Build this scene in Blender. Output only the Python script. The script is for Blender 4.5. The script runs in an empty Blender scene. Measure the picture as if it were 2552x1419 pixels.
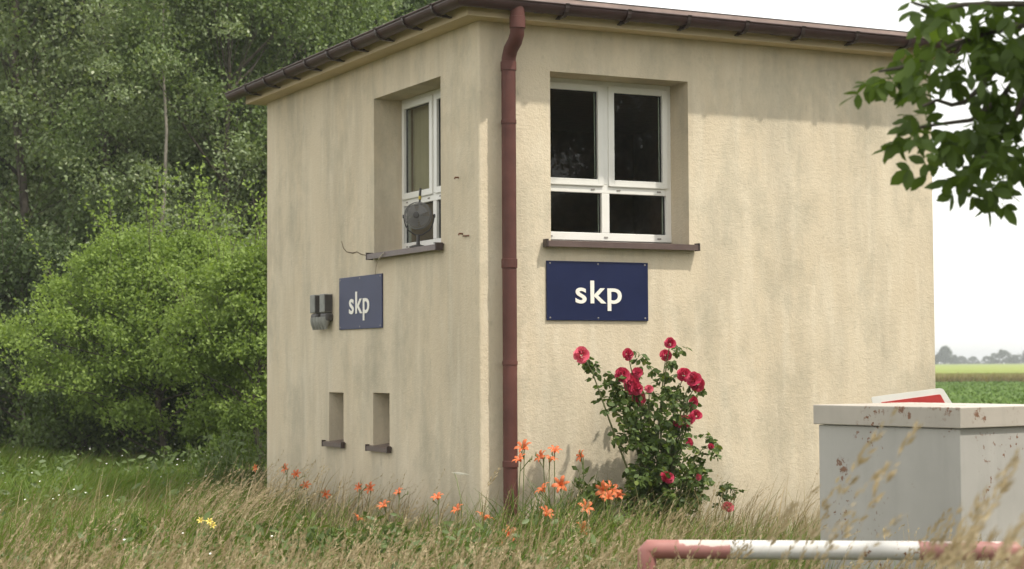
import bpy, bmesh, math, random
import numpy as np
from mathutils import Vector, Matrix, Quaternion

R = np.random.default_rng(7)
random.seed(7)
scene = bpy.context.scene
COL = scene.collection

# ------------------------------------------------------------------ camera
F, TILT, ROLL, AZ = 4564.3, math.radians(2.5115), math.radians(-0.299), math.radians(63.23)
EYE = np.array([0, 0, 1.5])
_rt = np.array([1., 0, 0]); _up = np.array([0, -math.sin(TILT), math.cos(TILT)])
FW = np.array([0, math.cos(TILT), math.sin(TILT)])
RT = math.cos(ROLL)*_rt + math.sin(ROLL)*_up
UP = -math.sin(ROLL)*_rt + math.cos(ROLL)*_up
cam = bpy.data.cameras.new('camera')
cam.sensor_width = 36; cam.lens = F/2552*36
cam.clip_start = 0.1; cam.clip_end = 6000
cam.dof.use_dof = True; cam.dof.focus_distance = 12.8; cam.dof.aperture_fstop = 4.2
camo = bpy.data.objects.new('camera', cam); COL.objects.link(camo)
camo.matrix_world = Matrix(((RT[0], UP[0], -FW[0], EYE[0]), (RT[1], UP[1], -FW[1], EYE[1]),
                            (RT[2], UP[2], -FW[2], EYE[2]), (0, 0, 0, 1)))
scene.camera = camo

# building frame: X along the right wall, Y along the left wall, Z up
CB = np.array([-0.2516, 14.0, 0.0])
UR = np.array([math.sin(AZ), math.cos(AZ), 0]); UL = np.array([-math.cos(AZ), math.sin(AZ), 0])
NR, NL = -UL, -UR
BROT = math.atan2(UR[1], UR[0])

# ------------------------------------------------------------------ light
SUN = NR + 0.62*UR + np.array([0, 0, 2.1]); SUN /= np.linalg.norm(SUN)
sl = bpy.data.lights.new('sun', 'SUN'); sl.energy = 1.9; sl.angle = math.radians(1.4); sl.color = (1, 0.93, 0.82)
so = bpy.data.objects.new('sun', sl); COL.objects.link(so)
so.rotation_euler = Vector(SUN).to_track_quat('Z', 'Y').to_euler(); so.location = (6, -4, 12)
world = bpy.data.worlds.new('World'); scene.world = world; world.use_nodes = True
wn = world.node_tree; wn.nodes.clear()
sky = wn.nodes.new('ShaderNodeTexSky'); sky.sky_type = 'NISHITA'; sky.sun_disc = False
sky.sun_elevation = math.asin(SUN[2]); sky.sun_rotation = math.atan2(SUN[0], SUN[1])
sky.dust_density = 1.5; sky.air_density = 1.0; sky.ozone_density = 1.0; sky.altitude = 100
hs = wn.nodes.new('ShaderNodeHueSaturation'); hs.inputs['Saturation'].default_value = 0.22
wt = wn.nodes.new('ShaderNodeMix'); wt.data_type = 'RGBA'; wt.blend_type = 'MULTIPLY'; wt.inputs[0].default_value = 1
wt.inputs[7].default_value = (1.0, 0.985, 0.93, 1)
veil = wn.nodes.new('ShaderNodeMix'); veil.data_type = 'RGBA'; veil.inputs[0].default_value = 0.6      # thin bright overcast veil
veil.inputs[7].default_value = (5.2, 5.1, 4.75, 1)
bg = wn.nodes.new('ShaderNodeBackground'); bg.inputs[1].default_value = 0.15
wo = wn.nodes.new('ShaderNodeOutputWorld')
wn.links.new(sky.outputs[0], hs.inputs['Color']); wn.links.new(hs.outputs[0], wt.inputs[6])
wn.links.new(wt.outputs[2], veil.inputs[6]); wn.links.new(veil.outputs[2], bg.inputs[0]); wn.links.new(bg.outputs[0], wo.inputs[0])
vs = scene.view_settings
vs.view_transform = 'Standard'; vs.look = 'None'; vs.exposure = 1.08; vs.gamma = 1.0; vs.use_curve_mapping = False
scene.render.film_transparent = False
scene.cycles.max_bounces = 8; scene.cycles.transparent_max_bounces = 12
scene.cycles.use_denoising = True

# ------------------------------------------------------------------ photo rays -> real places
def ray(x, y): return (x-1276)*RT - (y-709.5)*UP + F*FW
def at(x, y, Y):                       # point on the ray at world depth Y
    d = ray(x, y); return EYE + d*(Y/d[1])
def on_plane(x, y, P, n):
    d = ray(x, y); return EYE + d*(((P-EYE) @ n)/(d @ n))
def onR(x, y, off=0.):                 # wall coordinates (along right wall, height)
    q = on_plane(x, y, CB+NR*off, NR) - CB; return float(q @ UR), float(q[2])
def onL(x, y, off=0.):
    q = on_plane(x, y, CB+NL*off, NL) - CB; return float(q @ UL), float(q[2])
def b2w(x, y, z): return CB + UR*x + UL*y + np.array([0, 0, z])
def proj(p):
    v = np.asarray(p) - EYE; w = v @ FW
    return 1276 + F*(v @ RT)/w, 709.5 - F*(v @ UP)/w

# ------------------------------------------------------------------ materials
class NT:
    def __init__(s, name):
        s.m = bpy.data.materials.new(name); s.m.use_nodes = True
        s.t = s.m.node_tree; s.t.nodes.clear()
        s.out = s.t.nodes.new('ShaderNodeOutputMaterial')
    def n(s, kind, **kw):
        nd = s.t.nodes.new('ShaderNode'+kind)
        for k, v in kw.items(): setattr(nd, k, v)
        return nd
    def l(s, a, b): s.t.links.new(a, b)
    def coord(s, scale=(1, 1, 1), kind='Object'):
        tc = s.n('TexCoord'); mp = s.n('Mapping'); s.l(tc.outputs[kind], mp.inputs[0]); mp.inputs['Scale'].default_value = scale
        return mp.outputs[0]
    def noise(s, vec, scale, detail=4, rough=0.55):
        nz = s.n('TexNoise'); nz.inputs['Scale'].default_value = scale; nz.inputs['Detail'].default_value = detail
        nz.inputs['Roughness'].default_value = rough; s.l(vec, nz.inputs['Vector']); return nz.outputs[0]
    def ramp(s, fac, stops):
        r = s.n('ValToRGB'); s.l(fac, r.inputs[0]); e = r.color_ramp.elements
        while len(e) < len(stops): e.new(0.5)
        for i, (p, c) in enumerate(stops):
            e[i].position = p; e[i].color = (c, c, c, 1) if isinstance(c, (int, float)) else (*c, 1)
        return r.outputs[0]
    def mix(s, fac, a, b, blend='MIX'):
        m = s.n('Mix', data_type='RGBA', blend_type=blend)
        for v, i in ((fac, 0), (a, 6), (b, 7)):
            if isinstance(v, (int, float)): m.inputs[i].default_value = v
            elif isinstance(v, tuple): m.inputs[i].default_value = (*v, 1)
            else: s.l(v, m.inputs[i])
        return m.outputs[2]
    def math(s, op, a, b=0.):
        m = s.n('Math', operation=op)
        for v, i in ((a, 0), (b, 1)):
            if isinstance(v, (int, float)): m.inputs[i].default_value = v
            else: s.l(v, m.inputs[i])
        return m.outputs[0]
    def bump(s, h, strength, dist=0.01):
        b = s.n('Bump'); b.inputs['Strength'].default_value = strength; b.inputs['Distance'].default_value = dist
        s.l(h, b.inputs['Height']); return b.outputs[0]
    def bsdf(s, color, rough=0.6, normal=None, metal=0., spec=0.5):
        p = s.n('BsdfPrincipled')
        if isinstance(color, tuple): p.inputs['Base Color'].default_value = (*color, 1)
        else: s.l(color, p.inputs['Base Color'])
        if isinstance(rough, (int, float)): p.inputs['Roughness'].default_value = rough
        else: s.l(rough, p.inputs['Roughness'])
        p.inputs['Metallic'].default_value = metal; p.inputs['Specular IOR Level'].default_value = spec
        if normal is not None: s.l(normal, p.inputs['Normal'])
        s.l(p.outputs[0], s.out.inputs[0]); return s.m

def plain(name, col, rough=0.6, var=0.15, scale=12, spec=0.5, metal=0.):
    t = NT(name); v = t.coord(); f = t.noise(v, scale)
    c = t.mix(t.ramp(f, [(0.3, 0.), (0.7, 1.)]), tuple(c*(1-var) for c in col), tuple(min(1, c*(1+var)) for c in col))
    return t.bsdf(c, rough, t.bump(t.noise(v, scale*8), 0.08, 0.004), metal, spec)

def leafy(name, dark, light, trans=0.35, gloss=0.06, yellow=None, sc=0.6, tint=None):
    t = NT(name)
    geo = t.n('NewGeometry'); oi = t.n('ObjectInfo')
    isl = geo.outputs['Random Per Island']
    f2 = t.noise(t.coord(), sc, 3)
    fac = t.math('ADD', t.math('MULTIPLY', isl, 0.6), t.math('MULTIPLY', t.ramp(f2, [(0.3, 0.), (0.7, 1.)]), 0.4))
    c = t.mix(fac, dark, light)
    if yellow: c = t.mix(t.ramp(isl, [(0.90, 0.), (0.95, 1.)]), c, yellow)
    c = t.mix(0.25, c, t.mix(oi.outputs['Random'], tuple(x*0.75 for x in light), tuple(min(1, x*1.25) for x in light)))
    d = t.n('BsdfDiffuse'); tr = t.n('BsdfTranslucent'); g = t.n('BsdfGlossy'); g.inputs['Roughness'].default_value = 0.55
    g.inputs['Color'].default_value = (.9, .95, .9, 1)
    t.l(c, d.inputs[0]); t.l(t.mix(1., c, tint or (1.2, 1.25, 0.6), 'MULTIPLY'), tr.inputs[0])
    m1 = t.n('MixShader'); m1.inputs[0].default_value = trans; t.l(d.outputs[0], m1.inputs[1]); t.l(tr.outputs[0], m1.inputs[2])
    m2 = t.n('MixShader'); m2.inputs[0].default_value = gloss; t.l(m1.outputs[0], m2.inputs[1]); t.l(g.outputs[0], m2.inputs[2])
    t.l(m2.outputs[0], t.out.inputs[0]); return t.m

def stucco():
    t = NT('stucco'); v = t.coord()
    big = t.ramp(t.noise(v, 0.9, 5), [(0.35, 0.), (0.7, 1.)])
    c = t.mix(big, (0.615, 0.525, 0.388), (0.685, 0.60, 0.46))
    warp = t.n('Mix', data_type='VECTOR'); warp.inputs[0].default_value = 0.035
    nzw = t.n('TexNoise'); nzw.inputs['Scale'].default_value = 1.8; t.l(v, nzw.inputs['Vector']); t.l(v, warp.inputs[4]); t.l(nzw.outputs['Color'], warp.inputs[5])
    def stretch(sc):
        mp = t.n('Mapping'); t.l(warp.outputs[1], mp.inputs[0]); mp.inputs['Scale'].default_value = sc; return mp.outputs[0]
    c = t.mix(t.math('MULTIPLY', t.ramp(t.noise(v, 1.7, 4), [(0.45, 0.), (0.65, 1.)]), 0.35), c, (0.63, 0.525, 0.375))
    st = t.ramp(t.noise(stretch((2.6, 2.6, 0.42)), 1.2, 7, 0.62), [(0.46, 0.), (0.74, 1.)])
    c = t.mix(t.math('MULTIPLY', st, 0.46), c, (0.36, 0.33, 0.262))
    s2 = t.ramp(t.noise(stretch((5, 5, 0.7)), 1.7, 5, 0.6), [(0.5, 0.), (0.66, 1.)])
    c = t.mix(t.math('MULTIPLY', s2, 0.38), c, (0.74, 0.665, 0.53))
    pt = t.ramp(t.noise(stretch((1.3, 1.3, 0.8)), 1.25, 8, 0.72), [(0.49, 0.), (0.70, 1.)])
    c = t.mix(t.math('MULTIPLY', pt, 0.62), c, (0.355, 0.33, 0.252))
    fl = t.ramp(t.noise(stretch((3, 3, 1.6)), 4.5, 6, 0.75), [(0.60, 0.), (0.72, 1.)])
    c = t.mix(t.math('MULTIPLY', fl, 0.38), c, (0.32, 0.28, 0.20))
    # splash-back dirt in a ragged band above the soil
    sx = t.n('SeparateXYZ'); tc = t.n('TexCoord'); t.l(tc.outputs['Object'], sx.inputs[0])
    hz = t.math('ADD', sx.outputs[2], t.math('MULTIPLY', t.math('SUBTRACT', t.noise(v, 3, 5), 0.5), 0.7))
    lo = t.ramp(hz, [(0.10, 1.), (0.75, 0.)])
    c = t.mix(t.math('MULTIPLY', lo, 0.45), c, (0.33, 0.30, 0.235))
    fine = t.noise(v, 75, 3, 0.6); mid = t.noise(v, 26, 4, 0.6)
    sp = t.ramp(fine, [(0.33, 1.), (0.45, 0.)])
    c = t.mix(t.math('MULTIPLY', sp, 0.16), c, (0.42, 0.34, 0.21))
    h = t.math('ADD', t.math('MULTIPLY', fine, 0.6), t.math('MULTIPLY', mid, 0.8))
    return t.bsdf(c, 0.92, t.bump(h, 0.46, 0.012), spec=0.15)

M = {}
M['stucco'] = stucco()
M['interior'] = plain('interior_plaster', (0.48, 0.33, 0.22), 0.9)
M['soffit'] = plain('soffit_board', (0.62, 0.50, 0.33), 0.8, 0.08, 3)
M['gutter'] = plain('gutter_brown', (0.066, 0.036, 0.034), 0.45, 0.2, 6, 0.4)
M['bracket'] = plain('bracket_brown', (0.045, 0.03, 0.027), 0.45, 0.15, 9)
M['pipe'] = plain('pipe_brown', (0.105, 0.040, 0.032), 0.6, 0.25, 4, 0.3)
M['flash'] = plain('roof_flashing', (0.33, 0.245, 0.215), 0.6, 0.2, 5)
M['roof'] = plain('roof_felt', (0.13, 0.12, 0.11), 0.9, 0.2, 4)
M['sill'] = plain('sill_brown', (0.115, 0.08, 0.072), 0.38, 0.14, 8)
M['pvc'] = plain('white_pvc', (0.80, 0.79, 0.75), 0.3, 0.03, 5)
M['gasket'] = plain('black_gasket', (0.02, 0.02, 0.02), 0.5)
M['vent'] = plain('drain_cap', (0.30, 0.28, 0.26), 0.4)
M['blue'] = plain('enamel_blue', (0.016, 0.022, 0.066), 0.3, 0.12, 3, 0.3)
M['blue_skylit'] = plain('enamel_blue_skylit', (0.030, 0.038, 0.10), 0.5, 0.12, 3)  # lighter copy of the blue, sky reflection put into its colour
M['letter'] = plain('letter_cream', (0.84, 0.81, 0.74), 0.4, 0.03)
M['steel'] = plain('screw_steel', (0.30, 0.28, 0.27), 0.35, 0.1, 20, 0.5, 0.6)
M['grey_plastic'] = plain('grey_plastic', (0.23, 0.23, 0.21), 0.55, 0.14, 18)
M['dark_plastic'] = plain('dark_plastic', (0.055, 0.05, 0.048), 0.45, 0.15, 18)
M['cage'] = plain('fan_wire', (0.22, 0.215, 0.21), 0.45)
M['blade'] = plain('fan_blade', (0.26, 0.25, 0.245), 0.5)
M['yellow_tape'] = plain('yellow_tape', (0.55, 0.42, 0.06), 0.5)
M['cable'] = plain('cable_beige', (0.50, 0.43, 0.33), 0.6)
M['crack'] = plain('crack_dark', (0.13, 0.095, 0.06), 0.9)
M['chip'] = plain('bare_plaster', (0.66, 0.58, 0.44), 0.95)
M['rustbit'] = plain('rusty_iron', (0.17, 0.075, 0.04), 0.8, 0.3, 30)

def glass(name, ior):
    t = NT(name)
    fr = t.n('Fresnel'); fr.inputs[0].default_value = ior
    geo = t.n('NewGeometry')
    fac = t.math('MULTIPLY', fr.outputs[0], t.math('SUBTRACT', 1., geo.outputs['Backfacing']))
    tr = t.n('BsdfTransparent'); tr.inputs[0].default_value = (.82, .86, .82, 1)
    g = t.n('BsdfGlossy'); g.inputs['Roughness'].default_value = 0.015
    m = t.n('MixShader'); t.l(fac, m.inputs[0]); t.l(tr.outputs[0], m.inputs[1]); t.l(g.outputs[0], m.inputs[2])
    t.l(m.outputs[0], t.out.inputs[0]); return t.m
M['glass'] = glass('window_glass', 1.41); M['glass_coated'] = glass('coated_window_glass', 2.9)
M['curtain'] = plain('tan_curtain', (0.66, 0.56, 0.42), 0.9, .08, 5)

def painted_rust(name, base, amount, spots, streak=True, rough=0.45):
    """paint with rust flecks; spots = list of (x,y,z,r) in object space for large rust blotches"""
    t = NT(name); v = t.coord()
    c = t.mix(t.ramp(t.noise(v, 2.2, 5), [(0.3, 0.), (0.75, 1.)]), tuple(b*0.88 for b in base), tuple(min(1, b*1.08) for b in base))
    dirt = t.ramp(t.noise(t.coord((6, 6, 0.6)), 1.6, 5), [(0.5, 0.), (0.8, 1.)])
    c = t.mix(t.math('MULTIPLY', dirt, 0.3), c, tuple(b*0.6 for b in base))
    clus = t.ramp(t.noise(v, 2.6, 2), [(0.5, 0.), (0.62, 1.)])
    r = t.math('MULTIPLY', t.ramp(t.noise(v, 34, 3, 0.6), [(0.66-amount, 0.), (0.70-amount, 1.)]), clus)
    for (x, y, z, rad) in spots:
        d = t.n('VectorMath', operation='DISTANCE'); mp = t.n('Mapping'); mp.vector_type = 'POINT'
        tc = t.n('TexCoord'); t.l(tc.outputs['Object'], mp.inputs[0])
        nz = t.n('TexNoise'); nz.inputs['Scale'].default_value = 46; nz.inputs['Detail'].default_value = 6; nz.inputs['Roughness'].default_value = .7; t.l(tc.outputs['Object'], nz.inputs['Vector'])
        t.l(mp.outputs[0], d.inputs[0]); d.inputs[1].default_value = (x, y, z)
        dd = t.math('ADD', d.outputs['Value'], t.math('MULTIPLY', t.math('SUBTRACT', nz.outputs[0], 0.5), rad*4.5))
        rr = t.ramp(t.math('DIVIDE', dd, rad), [(0.30, .9), (0.62, 0.)])
        r = t.math('MAXIMUM', r, rr)
    rc = t.mix(t.noise(v, 60), (0.07, 0.028, 0.015), (0.30, 0.12, 0.045))
    c = t.mix(r, c, rc)
    return t.bsdf(c, rough, t.bump(t.math('ADD', t.noise(v, 40), r), 0.12, 0.003))

# ------------------------------------------------------------------ mesh helpers
class MB:
    def __init__(s): s.v = []; s.f = []; s.m = []
    def add(s, vs, fs, m=0):
        o = len(s.v); s.v += [tuple(map(float, p)) for p in vs]
        for f in fs: s.f.append(tuple(i+o for i in f)); s.m.append(m)
        return s
    def box(s, a, b, m=0, rot=None, org=(0, 0, 0)):
        x0, y0, z0 = a; x1, y1, z1 = b
        p = np.array([(x0, y0, z0), (x1, y0, z0), (x1, y1, z0), (x0, y1, z0), (x0, y0, z1), (x1, y0, z1), (x1, y1, z1), (x0, y1, z1)], float)
        if rot is not None: p = (p-np.array(org)) @ np.array(rot).T + np.array(org)
        return s.add(p, [(3, 2, 1, 0), (4, 5, 6, 7), (0, 1, 5, 4), (1, 2, 6, 5), (2, 3, 7, 6), (3, 0, 4, 7)], m)
    def tube(s, pts, rad, n=8, m=0, cap=True):
        pts = [np.array(p, float) for p in pts]
        if isinstance(rad, (int, float)): rad = [rad]*len(pts)
        rings = []; ref = None
        for i, p in enumerate(pts):
            a = pts[max(i-1, 0)]; b = pts[min(i+1, len(pts)-1)]; d = b-a; d = d/(np.linalg.norm(d)+1e-9)
            if ref is None: ref = np.array([0, 0, 1.]) if abs(d[2]) < 0.9 else np.array([1., 0, 0])
            u = np.cross(d, ref); u /= np.linalg.norm(u)+1e-9; w = np.cross(u, d); ref = w
            rings.append([p + rad[i]*(math.cos(2*math.pi*k/n)*u + math.sin(2*math.pi*k/n)*w) for k in range(n)])
        vs_ = [q for r in rings for q in r]; fs = []
        for i in range(len(pts)-1):
            for k in range(n):
                fs.append((i*n+k, i*n+(k+1) % n, (i+1)*n+(k+1) % n, (i+1)*n+k))
        if cap: fs.append(tuple(range(n))); fs.append(tuple((len(pts)-1)*n+k for k in range(n)))
        return s.add(vs_, fs, m)
    def lathe(s, prof, org, axis=(0, 0, 1), n=20, m=0):
        q = Vector((0, 0, 1)).rotation_difference(Vector(axis)).to_matrix()
        vs_ = []; fs = []
        for (r, z) in prof:
            for k in range(n):
                a = 2*math.pi*k/n; p = q @ Vector((r*math.cos(a), r*math.sin(a), z)); vs_.append((p[0]+org[0], p[1]+org[1], p[2]+org[2]))
        for i in range(len(prof)-1):
            for k in range(n): fs.append((i*n+k, i*n+(k+1) % n, (i+1)*n+(k+1) % n, (i+1)*n+k))
        return s.add(vs_, fs, m)
    def build(s, name, mats, parent=None, smooth=False, bevel=0., recalc=True, autos=None):
        me = bpy.data.meshes.new(name); me.from_pydata(s.v, [], s.f)
        if not isinstance(mats, (list, tuple)): mats = [mats]
        for m in mats: me.materials.append(m)
        me.polygons.foreach_set('material_index', s.m)
        if recalc or bevel:
            bm = bmesh.new(); bm.from_mesh(me)
            if bevel:
                bmesh.ops.remove_doubles(bm, verts=bm.verts, dist=1e-5)
                es = [e for e in bm.edges if len(e.link_faces) == 2 and e.calc_face_angle(0) > 0.6]
                bmesh.ops.bevel(bm, geom=es, offset=bevel, segments=2, affect='EDGES', profile=0.5, clamp_overlap=True)
            if recalc: bmesh.ops.recalc_face_normals(bm, faces=bm.faces)
            bm.to_mesh(me); bm.free()
        if smooth:
            me.polygons.foreach_set('use_smooth', [True]*len(me.polygons))
            me.set_sharp_from_angle(angle=math.radians(autos or 40))
        return link(name, me, parent)

def link(name, me, parent=None):
    o = bpy.data.objects.new(name, me); COL.objects.link(o)
    if parent is not None: o.parent = parent
    return o
def np_mesh(name, V, Q, mat, parent=None, smooth=False, tris=False):
    """V (N,3), Q (M,4) quads"""
    me = bpy.data.meshes.new(name); V = np.asarray(V, np.float32); Q = np.asarray(Q, np.int32); k = Q.shape[1]
    me.vertices.add(len(V)); me.vertices.foreach_set('co', V.ravel())
    me.loops.add(Q.size); me.loops.foreach_set('vertex_index', Q.ravel())
    me.polygons.add(len(Q)); me.polygons.foreach_set('loop_start', np.arange(0, Q.size, k, dtype=np.int32))
    me.update(calc_edges=True); me.materials.append(mat)
    if smooth: me.polygons.foreach_set('use_smooth', np.ones(len(Q), bool))
    return link(name, me, parent)
def empty(name, loc=(0, 0, 0), rz=0.):
    o = bpy.data.objects.new(name, None); COL.objects.link(o); o.location = tuple(loc); o.rotation_euler = (0, 0, rz)
    o.empty_display_size = 0.2; return o
def tag(o, label, cat=None, group=None, kind=None):
    if label: o['label'] = label
    if cat: o['category'] = cat
    if group: o['group'] = group
    if kind: o['kind'] = kind
    return o
def structure(o, label=None): 
    o['kind'] = 'structure'
    if label: o['label'] = label
    return o
def copy_tree(o, parent=None):
    c = o.copy(); COL.objects.link(c); c.parent = parent
    for ch in list(o.children): copy_tree(ch, c)
    return c

# ------------------------------------------------------------------ ground
def make_ground():
    t = NT('soil_turf'); v = t.coord()
    a = t.ramp(t.noise(v, 0.25, 6), [(0.35, 0.), (0.65, 1.)]); b = t.noise(v, 6, 6, 0.7)
    c = t.mix(a, (0.055, 0.072, 0.024), (0.105, 0.10, 0.042)); c = t.mix(t.ramp(b, [(0.4, 0.), (0.7, 1.)]), c, (0.06, 0.045, 0.026))
    m = t.bsdf(c, 0.95, t.bump(b, 0.8, 0.05), spec=0.1)
    xs = np.unique(np.concatenate([np.linspace(-24, 24, 97), [-2500, -900, -300, -100, -50, 50, 100, 300, 900, 2500]]))
    ys = np.unique(np.concatenate([np.linspace(-4, 46, 101), [-2500, -900, -300, -100, -30, 70, 120, 300, 900, 2500]]))
    X, Y = np.meshgrid(xs, ys); Z = 0.02*np.sin(X*1.3+Y*0.7)+0.015*np.sin(X*2.9-Y*1.9) - 0.03
    Z = np.where((abs(X) > 24) | (Y > 46) | (Y < -4), -0.03, Z)
    n = len(xs); I = np.arange(len(ys)*n).reshape(len(ys), n)
    Q = np.stack([I[:-1, :-1], I[:-1, 1:], I[1:, 1:], I[1:, :-1]], -1).reshape(-1, 4)
    structure(np_mesh('ground', np.stack([X.ravel(), Y.ravel(), Z.ravel()], -1), Q, m, smooth=True), 'grassy earth under the meadow, the building and the fields')
make_ground()

# ------------------------------------------------------------------ the building
W, D, HT = 4.41, 4.90, 4.17
RW = (0.625, 1.897, 2.455, 3.80)        # right window opening
LW = (0.697, 2.095, 2.455, 3.82)        # left window opening
NI = [(1.76, 2.125, 0.80, 1.265), (2.82, 3.182, 0.80, 1.258)]
house = empty('guard_house', CB, BROT)
tag(house, 'small flat-roofed beige stucco guard house with brown gutters and white windows', 'building')

def wall_mesh():
    mb = MB()
    def sheet(fn, a0, a1, z0, z1, holes, mat=0):
        A = sorted({a0, a1, *[h[0] for h in holes], *[h[1] for h in holes]}); Z = sorted({z0, z1, *[h[2] for h in holes], *[h[3] for h in holes]})
        for i in range(len(A)-1):
            for j in range(len(Z)-1):
                ca, cz = (A[i]+A[i+1])/2, (Z[j]+Z[j+1])/2
                if any(h[0] < ca < h[1] and h[2] < cz < h[3] for h in holes): continue
                mb.add([fn(A[i], Z[j]), fn(A[i+1], Z[j]), fn(A[i+1], Z[j+1]), fn(A[i], Z[j+1])], [(0, 1, 2, 3)], mat)
    def reveal(fn, h, d, back=False):
        a0, a1, z0, z1 = h; c = [(a0, z0), (a1, z0), (a1, z1), (a0, z1)]
        for k in range(4):
            p, q = c[k], c[(k+1) % 4]
            mb.add([fn(*p, 0), fn(*q, 0), fn(*q, d), fn(*p, d)], [(0, 1, 2, 3)])
        if back: mb.add([fn(*p, d) for p in c], [(0, 1, 2, 3)])
    fR = lambda a, z, d=0.: (a, d, z); fL = lambda a, z, d=0.: (d, a, z)
    c = 0.022
    sheet(fR, c, W, -0.1, HT, [RW]); sheet(fL, c, D, -0.1, HT, [LW]+NI)
    n = 4; pr = None                                     # worn rounded corner
    for k in range(n+1):
        a = math.pi/2*k/n; p = (c-c*math.sin(a), c-c*math.cos(a))
        if pr: mb.add([(*pr, -0.1), (*p, -0.1), (*p, HT), (*pr, HT)], [(0, 1, 2, 3)])
        pr = p
    reveal(fR, RW, 0.34); reveal(fL, LW, 0.34)
    for h in NI: reveal(fL, h, 0.26, True)
    sheet(lambda a, z: (a, D, z), 0, W, -0.1, HT, []); sheet(lambda a, z: (W, a, z), 0, D, -0.1, HT, [])
    i = 0.34                                              # inside of the room
    sheet(lambda a, z: (a, i, z), i, W-i, 1.35, 4.0, [RW], 1); sheet(lambda a, z: (i, a, z), i, D-i, 1.35, 4.0, [LW], 1)
    sheet(lambda a, z: (a, D-i, z), i, W-i, 1.35, 4.0, [], 1); sheet(lambda a, z: (W-i, a, z), i, D-i, 1.35, 4.0, [], 1)
    sheet(lambda a, z: (a, z, 1.35), i, W-i, i, D-i, [], 1); sheet(lambda a, z: (a, z, 4.0), i, W-i, i, D-i, [], 1)
    mb.build('wall', [M['stucco'], M['interior']], house, recalc=False)
wall_mesh()

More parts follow.
